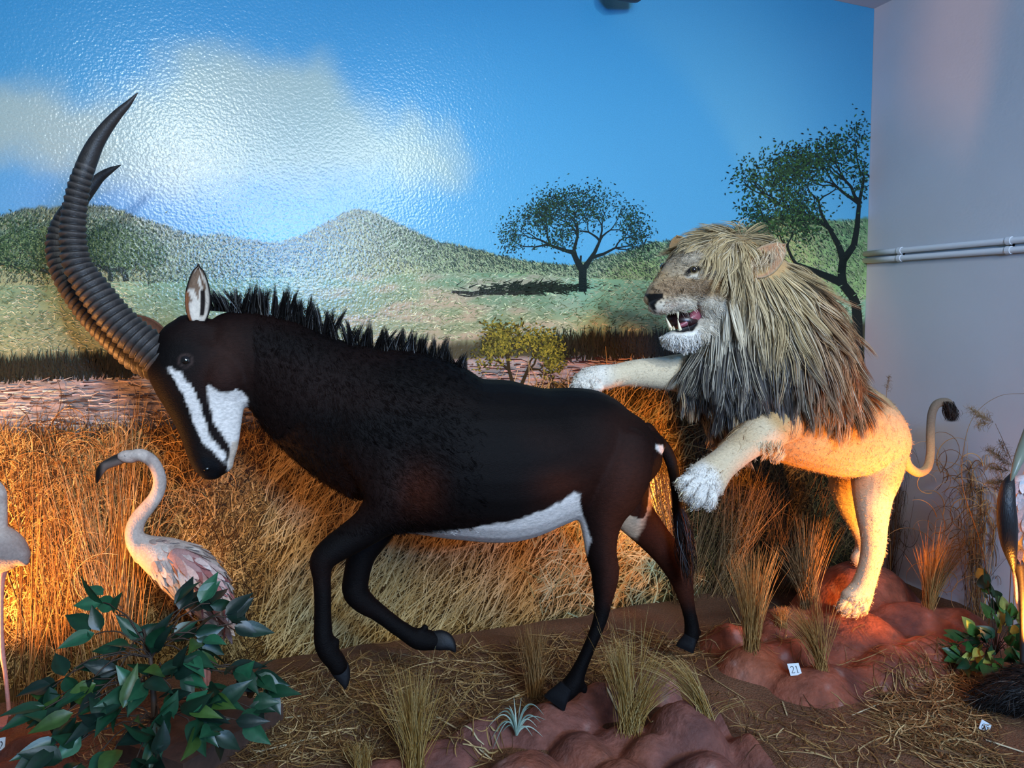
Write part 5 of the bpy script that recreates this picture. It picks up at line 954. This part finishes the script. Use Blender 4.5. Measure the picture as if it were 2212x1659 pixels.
reeds((1700, 1280), 40, [(90, 1720, 1060, 60, 50), (40, 1800, 1090, 40, 50)], [(30, 1680, 1840, 1060, 1240, (.12, .3), .0011)], 'dark reed bunch standing under the belly of the lion', 225, ['6d5232', '57402a', '8a6c46', '3f2f1e'], .0015)
CORN = ['b07c46', '8a5c32', 'c8945a', '64442a', 'd8a468']  # palette lightened to stand in for amber lamplight on this grass
reeds((2110, 1325), 16, [(30, 2150, 1130, 30, 50), (26, 2090, 1090, 30, 50)], [(120, 2010, 2170, 1010, 1260, (.12, .42), .0027), (25, 2040, 2150, 1150, 1290, (.1, .3), .0012)], 'curly tangled dry grass against the side wall beside the stork', 226, CORN, .0014)
reeds((1945, 1235), 10, [(22, 1985, 1040, 22, 40), (8, 2030, 960, 12, 20)], [(75, 1930, 2030, 960, 1190, (.1, .34), .0016)], 'dark wiry dry grass behind the hind leg of the lion', 227, ['4a3220', '382618', '6b4626', '7d5834'], .0013)
# ---- feathery plume heads on bent stems
def plume(stem, heads, lab, seed, col):
    d0 = stem[0][2]; g = P(*stem[0]); g[2] = max(float(surf(g[0], g[1])), 0) if g[2] < .3 else g[2]; e = tag(empty('plume_grass', (g[0], g[1], float(surf(g[0], g[1])))), lab, 'plume', 'feathery plume grasses'); rg = np.random.default_rng(seed)
    S = catmull([(a, b, c, 0, 0) for a, b, c in stem], 8); Pt = P(S[:, 0], S[:, 1], S[:, 2]); Pt[:, 0] = np.minimum(Pt[:, 0], WX - .012); Pt[0] = [Pt[0][0], Pt[0][1], float(surf(Pt[0][0], Pt[0][1])) - .005] if Pt[0][2] < .35 else Pt[0]
    v, f, c = tubes(Pt[None], np.linspace(.0022, .001, len(Pt))[None], hexc('8a6a40')[None]); build('stem', v, f, M_GRASS, e, c, True); A = Acc()
    for (ax_, ay_, bx_, by_, dd, n, ln) in heads:
        u = rg.uniform(0, 1, n) ** .8; b = P(ax_ + (bx_ - ax_) * u, ay_ + (by_ - ay_) * u, dd + rg.normal(0, .006, n)); b[:, 0] = np.minimum(b[:, 0], WX - .02); t = np.linspace(0, 1, 8); base_a = math.atan2(-(by_ - ay_), bx_ - ax_)
        a = base_a + rg.normal(0, .55, n)[:, None] + (rg.choice([-1, 1], n) * rg.uniform(.3, 3.4, n))[:, None] * t ** 1.5; l = ln * rg.uniform(.4, 1, n) * (1 - .45 * u)
        L = b[:, None] + RIGHT * (np.cumsum(np.cos(a), 1) * (l / 8)[:, None])[..., None] + UP * (np.cumsum(np.sin(a), 1) * (l / 8)[:, None])[..., None] + FWD * (rg.normal(0, .35, n) * l)[:, None, None] * t[:, None]; L[..., 0] = np.minimum(L[..., 0], WX - .008)
        A.add(*tubes(L, np.full((n, 8), .0006) * np.linspace(1.2, .6, 8), cols_of(col, n, rg)))
    A.out('plume_head', M_GRASS, e, True)
PL = ['a08050', '8c6c42', 'b4966a', '74583a']
plume([(2140, 1300, 3.35), (2120, 1180, 3.38), (2080, 1050, 3.4), (2085, 950, 3.4), (2110, 890, 3.4), (2160, 855, 3.4), (2215, 850, 3.4)], [(2150, 915, 2098, 885, 3.4, 150, .075), (2140, 915, 2112, 915, 3.4, 60, .07)], 'feathery plume on a tall bent stem, topmost beside the stork bill', 231, PL)
plume([(2190, 1300, 3.34), (2195, 1150, 3.35), (2190, 1020, 3.36), (2170, 960, 3.36), (2150, 915, 3.38)], [(2190, 1010, 2136, 972, 3.36, 190, .08), (2185, 1020, 2140, 1010, 3.36, 120, .07), (2180, 990, 2160, 955, 3.36, 80, .05)], 'widest feathery plume just left of the stork bill', 232, PL)
plume([(2180, 1310, 3.3), (2185, 1180, 3.3), (2178, 1060, 3.3)], [(2180, 1040, 2138, 1042, 3.3, 170, .07), (2176, 1050, 2150, 1055, 3.3, 60, .05)], 'lowest feathery plume next to the black wing of the stork', 233, PL)
plume([(1925, 1225, 3.95), (1915, 1000, 3.98), (1915, 850, 4.0), (1918, 822, 4.0)], [(1916, 848, 1920, 815, 4.0, 70, .045)], 'small single plume showing above the back of the lion', 234, ['8a7358', '75604a'])
# ---- broad-leaved plants
def leafmesh(A, p, dirv, nv, L_, w_, c, fold=.25, curl_=.3, pw=1.0, nu=7):
    dirv, nv = nrm(dirv), nrm(nv); sd = nrm(np.cross(dirv, nv)); nv = np.cross(sd, dirv); u = np.linspace(0, 1, nu); prof = np.sin(np.pi * u ** .75) ** pw * (1 - .35 * u); prof[0] = .04; prof[-1] = .015
    V = [p + dirv * (L_ * q) + sd * (w_ * h * s) + nv * (abs(s) * fold * w_ * h - curl_ * L_ * q * q) for q, h in zip(u, prof) for s in (-1, -.5, 0, .5, 1)]
    i = (np.arange(nu - 1)[:, None] * 5 + np.arange(4)).ravel(); k = np.tile(c, (nu * 5, 1)) * np.tile(np.array([1, .98, 1.22, .98, 1])[None], (nu, 1)).reshape(-1, 1); A.add(V, np.stack([i, i + 1, i + 6, i + 5], -1), np.clip(k, 0, 1))
M_LEAF = mat('glossy green leaf', None, .42, attr=True, spec=.5, var=.2, vscale=60., bump=.15, bscale=60., bdist=.004)
M_STEM = mat('brown twig', s2l([58, 42, 30]), .7, var=.3, vscale=40.)
rg = np.random.default_rng(241); fb = Gp(330, 1700, 0.02); fic = tag(empty('leafy_plant', fb), 'leafy green artificial plant with pointed leaves at the lower left', 'plant'); A = Acc(); T_ = []
CL = [(222, 1300, 2.36), (250, 1322, 2.34), (205, 1368, 2.3), (140, 1462, 2.2), (112, 1482, 2.2), (130, 1500, 2.2), (92, 1532, 2.15), (130, 1545, 2.15), (108, 1612, 2.05), (128, 1640, 2.05), (178, 1590, 2.1), (190, 1648, 2.05), (392, 1318, 2.38), (428, 1300, 2.4), (452, 1305, 2.4), (490, 1332, 2.36), (502, 1352, 2.36), (425, 1372, 2.32), (436, 1396, 2.3), (404, 1420, 2.28), (352, 1448, 2.24), (372, 1452, 2.24), (398, 1456, 2.24), (330, 1400, 2.3), (300, 1370, 2.32), (318, 1478, 2.2), (288, 1492, 2.2), (500, 1440, 2.3), (515, 1462, 2.3), (548, 1452, 2.32), (575, 1498, 2.3), (540, 1528, 2.26), (556, 1482, 2.3), (398, 1536, 2.16), (430, 1548, 2.16), (418, 1575, 2.14), (232, 1552, 2.12), (205, 1500, 2.18), (196, 1478, 2.2), (260, 1440, 2.26), (236, 1432, 2.26), (300, 1572, 2.1), (340, 1590, 2.08), (370, 1500, 2.18), (440, 1490, 2.22), (470, 1580, 2.16), (250, 1620, 2.06), (300, 1640, 2.04), (160, 1548, 2.12), (270, 1520, 2.14), (345, 1545, 2.12), (460, 1520, 2.2), (330, 1640, 2.02), (520, 1560, 2.2), (380, 1360, 2.34), (280, 1395, 2.3)]
hub = [P(330, 1640, 2.25), P(335, 1560, 2.25), P(330, 1480, 2.28), P(325, 1420, 2.3)]
for x, y, d in CL:
    c0 = P(x, y, d); h = hub[int(np.argmin([np.linalg.norm(c0 - q) for q in hub]))]; out = nrm(c0 - h); t = np.linspace(0, 1, 7)[:, None]; T_.append(h * (1 - t) + c0 * t + np.array([0, 0, .04]) * np.sin(np.pi * t) + rg.normal(0, .004, (7, 3)))
    for j in range(rg.integers(3, 5)):
        dv = nrm(out + rg.normal(0, .5, 3) + [0, 0, -.25]); nv = nrm(np.array([-.1, -.75, .75]) + rg.normal(0, .45, 3)); base_c = [s2l([14, 44, 28]), s2l([20, 58, 36]), s2l([11, 32, 24]), s2l([34, 84, 56]), s2l([52, 78, 30])][rg.choice(5, p=[.3, .26, .24, .12, .08])]
        leafmesh(A, c0 + rg.normal(0, .008, 3), dv, nv, rg.uniform(.075, .118), rg.uniform(.022, .032), base_c * rg.uniform(.8, 1.2), .3, rg.uniform(.05, .35))
A.out('foliage', M_LEAF, fic, True); T_ = np.array(T_); v, f, c = tubes(T_, np.full(T_.shape[:2], .0022), np.zeros((len(T_), 3)), 4); build('twigs', v, f, M_STEM, fic, None, True)
v, f = rings(np.array([fb - [0, 0, .01], P(330, 1640, 2.25), P(335, 1560, 2.25), P(330, 1480, 2.28), P(325, 1420, 2.3), P(310, 1360, 2.33)]), np.array([.012, .011, .01, .008, .006, .004]), np.array([.012, .011, .01, .008, .006, .004]), 10); build('trunk', v, f, M_STEM, fic, None, True)
# variegated trailing plant round the right-hand lamp
rg = np.random.default_rng(251); g = pick(2150, 1440); pot = tag(empty('trailing_plant', g), 'green and yellow variegated trailing plant under the stork at the right edge', 'plant'); A = Acc(); T_ = []; d0 = float((g - CAM) @ FWD)
LP = [(2068, 1388, 0), (2092, 1378, 0), (2115, 1366, .05), (2135, 1372, -.05), (2152, 1362, -.05), (2105, 1408, -.08), (2128, 1412, -.1), (2148, 1424, -.12), (2075, 1418, -.05), (2170, 1405, -.1), (2188, 1388, -.08), (2200, 1420, -.12), (2165, 1440, -.15), (2120, 1436, -.15), (2180, 1340, .02), (2196, 1330, .0), (2208, 1350, -.02), (2160, 1338, .05), (2150, 1320, .06), (2132, 1266, .12), (2142, 1280, .12), (2128, 1284, .12), (2185, 1436, -.15), (2205, 1390, -.1), (2090, 1432, -.12), (2215, 1372, -.05), (2140, 1392, -.06), (2110, 1390, -.02), (2058, 1404, -.03), (2172, 1366, -.02)]
for x, y, o_ in LP:
    c0 = P(x, y, d0 + o_); c0[2] = max(c0[2], float(surf(c0[0], c0[1])) + .02); h = g + [0, 0, .05]; t = np.linspace(0, 1, 6)[:, None]; T_.append(h * (1 - t) + c0 * t + np.array([0, 0, .05]) * np.sin(np.pi * t))
    for j in range(3):
        base_c = [s2l([34, 78, 34]), s2l([70, 110, 48]), s2l([150, 152, 70]), s2l([24, 58, 32])][rg.choice(4, p=[.35, .25, .2, .2])]; leafmesh(A, c0 + rg.normal(0, .015, 3), nrm(c0 - h + rg.normal(0, .06, 3)), nrm(np.array([-.2, -.7, .6]) + rg.normal(0, .4, 3)), rg.uniform(.055, .08), rg.uniform(.022, .03), base_c * rg.uniform(.8, 1.2), .25, rg.uniform(.1, .4), .7)
A.out('foliage', M_LEAF, pot, True); T_ = np.array(T_); v, f, c = tubes(T_, np.full(T_.shape[:2], .002), np.zeros((len(T_), 3)), 4); build('vines', v, f, M_STEM, pot, None, True)
# spiky silver air plant
rg = np.random.default_rng(261); g = pick(1118, 1596); air = tag(empty('air_plant', g), 'spiky silver green air plant sitting on the front rock', 'plant'); d0 = float((g - CAM) @ FWD); n = 22; t = np.linspace(0, 1, 12); L = []
TP = [(1175, 1545, 46), (1178, 1600, 24), (1172, 1608, 20), (1065, 1625, 40), (1055, 1570, 36), (1110, 1508, 10), (1126, 1508, 6), (1150, 1520, 26), (1090, 1530, 24), (1075, 1545, 30), (1130, 1608, 6), (1160, 1570, 26), (1150, 1590, 20), (1085, 1590, 18), (1060, 1600, 34), (1142, 1528, 16), (1100, 1524, 14), (1168, 1560, 30)]
for x, y, rise in TP:
    b = P(1116, 1588, d0 - .02); e_ = P(x, y, d0 - .02 + rg.normal(0, .035)); e_[2] = max(e_[2], float(surf(e_[0], e_[1])) + .003); L.append(b * (1 - t[:, None]) + e_ * t[:, None] + UP * (rise * d0 / F * np.sin(np.pi * t ** .8))[:, None])
L = np.array(L); n = len(L); c = cols_of(['9db09c', '8aa391', 'b0beaa', '7d9486'], n, rg, .8, 1.15); M_AIR = mat('silver air plant leaf', None, .6, attr=True)
v, f, k = tubes(L, .0042 * rg.uniform(.7, 1.1, (n, 1)) * np.interp(t, [0, .15, .7, 1], [1, .9, .45, .1]), c, 5); build('leaves', v, f, M_AIR, air, k, True)
# ================================================================ light and camera
def aim(o, target):
    o.rotation_euler = (Vector(target) - o.location).to_track_quat('-Z', 'Y').to_euler()
def area(name, loc, target, sx, sy, power, color):
    l = bpy.data.lights.new(name, 'AREA'); l.shape = 'RECTANGLE'; l.size = sx; l.size_y = sy; l.energy = power; l.color = color
    o = bpy.data.objects.new(name, l); COL.objects.link(o); o.location = loc; aim(o, target); return o
def spot(name, loc, target, power, color, deg, blend=.6, rad=.05):
    l = bpy.data.lights.new(name, 'SPOT'); l.energy = power; l.color = color; l.spot_size = math.radians(deg); l.spot_blend = blend; l.shadow_soft_size = rad
    o = bpy.data.objects.new(name, l); COL.objects.link(o); o.location = loc; aim(o, target); return o
# daylight from the windows of the hall behind the camera
area('hall_window_light', (.98, -2.4, 2.78), (.6, 3, 1.2), 2.1, 1.0, 150, (.90, .98, 1.0))
area('blue_window_light', (.90, -2.4, 2.14), (.6, 3, 1.2), .72, .30, 130, (.06, .38, 1.0))
# cool ceiling spots
spot('ceiling_spot_light', (1.72, -1.0, 3.18), (2.1, 3.3, 1.6), 270, (.80, .93, 1.0), 52, .9, .09)
spot('ceiling_spot_light', (-.19, -1.0, 3.18), (-.1, 3.3, 1.7), 250, (.80, .93, 1.0), 56, .9, .09)
# amber lamps hidden in the planting at both ends of the case
spot('amber_lamp_light', (-1.15, 2.95, .2), (-.35, 3.36, .95), 250, (1.0, .40, .10), 84, .7, .05)
rl = P(2268, 1402, 2.9)
spot('amber_lamp_light', tuple(rl), tuple(P(1890, 1130, 3.3)), 190, (1.0, .33, .035), 90, .7, .035)
wd = bpy.data.worlds.new('hall'); bpy.context.scene.world = wd; wd.use_nodes = True
wd.node_tree.nodes['Background'].inputs[0].default_value = (.55, .72, .9, 1); wd.node_tree.nodes['Background'].inputs[1].default_value = .14
cam = bpy.data.cameras.new('camera'); co = bpy.data.objects.new('camera', cam); COL.objects.link(co)
cam.sensor_width = 36; cam.lens = F / 2212 * 36; cam.clip_start = .05
R = Matrix((tuple(RIGHT), tuple(UP), tuple(-FWD))).transposed().to_4x4(); R.translation = Vector(CAM); co.matrix_world = R
sc = bpy.context.scene; sc.camera = co
sc.view_settings.view_transform = 'Standard'; sc.view_settings.look = 'None'; sc.view_settings.exposure = 0.06; sc.view_settings.gamma = 1.0
sc.cycles.max_bounces = 6; sc.cycles.diffuse_bounces = 3; sc.cycles.glossy_bounces = 3; sc.cycles.use_adaptive_sampling = True; sc.cycles.adaptive_threshold = .02
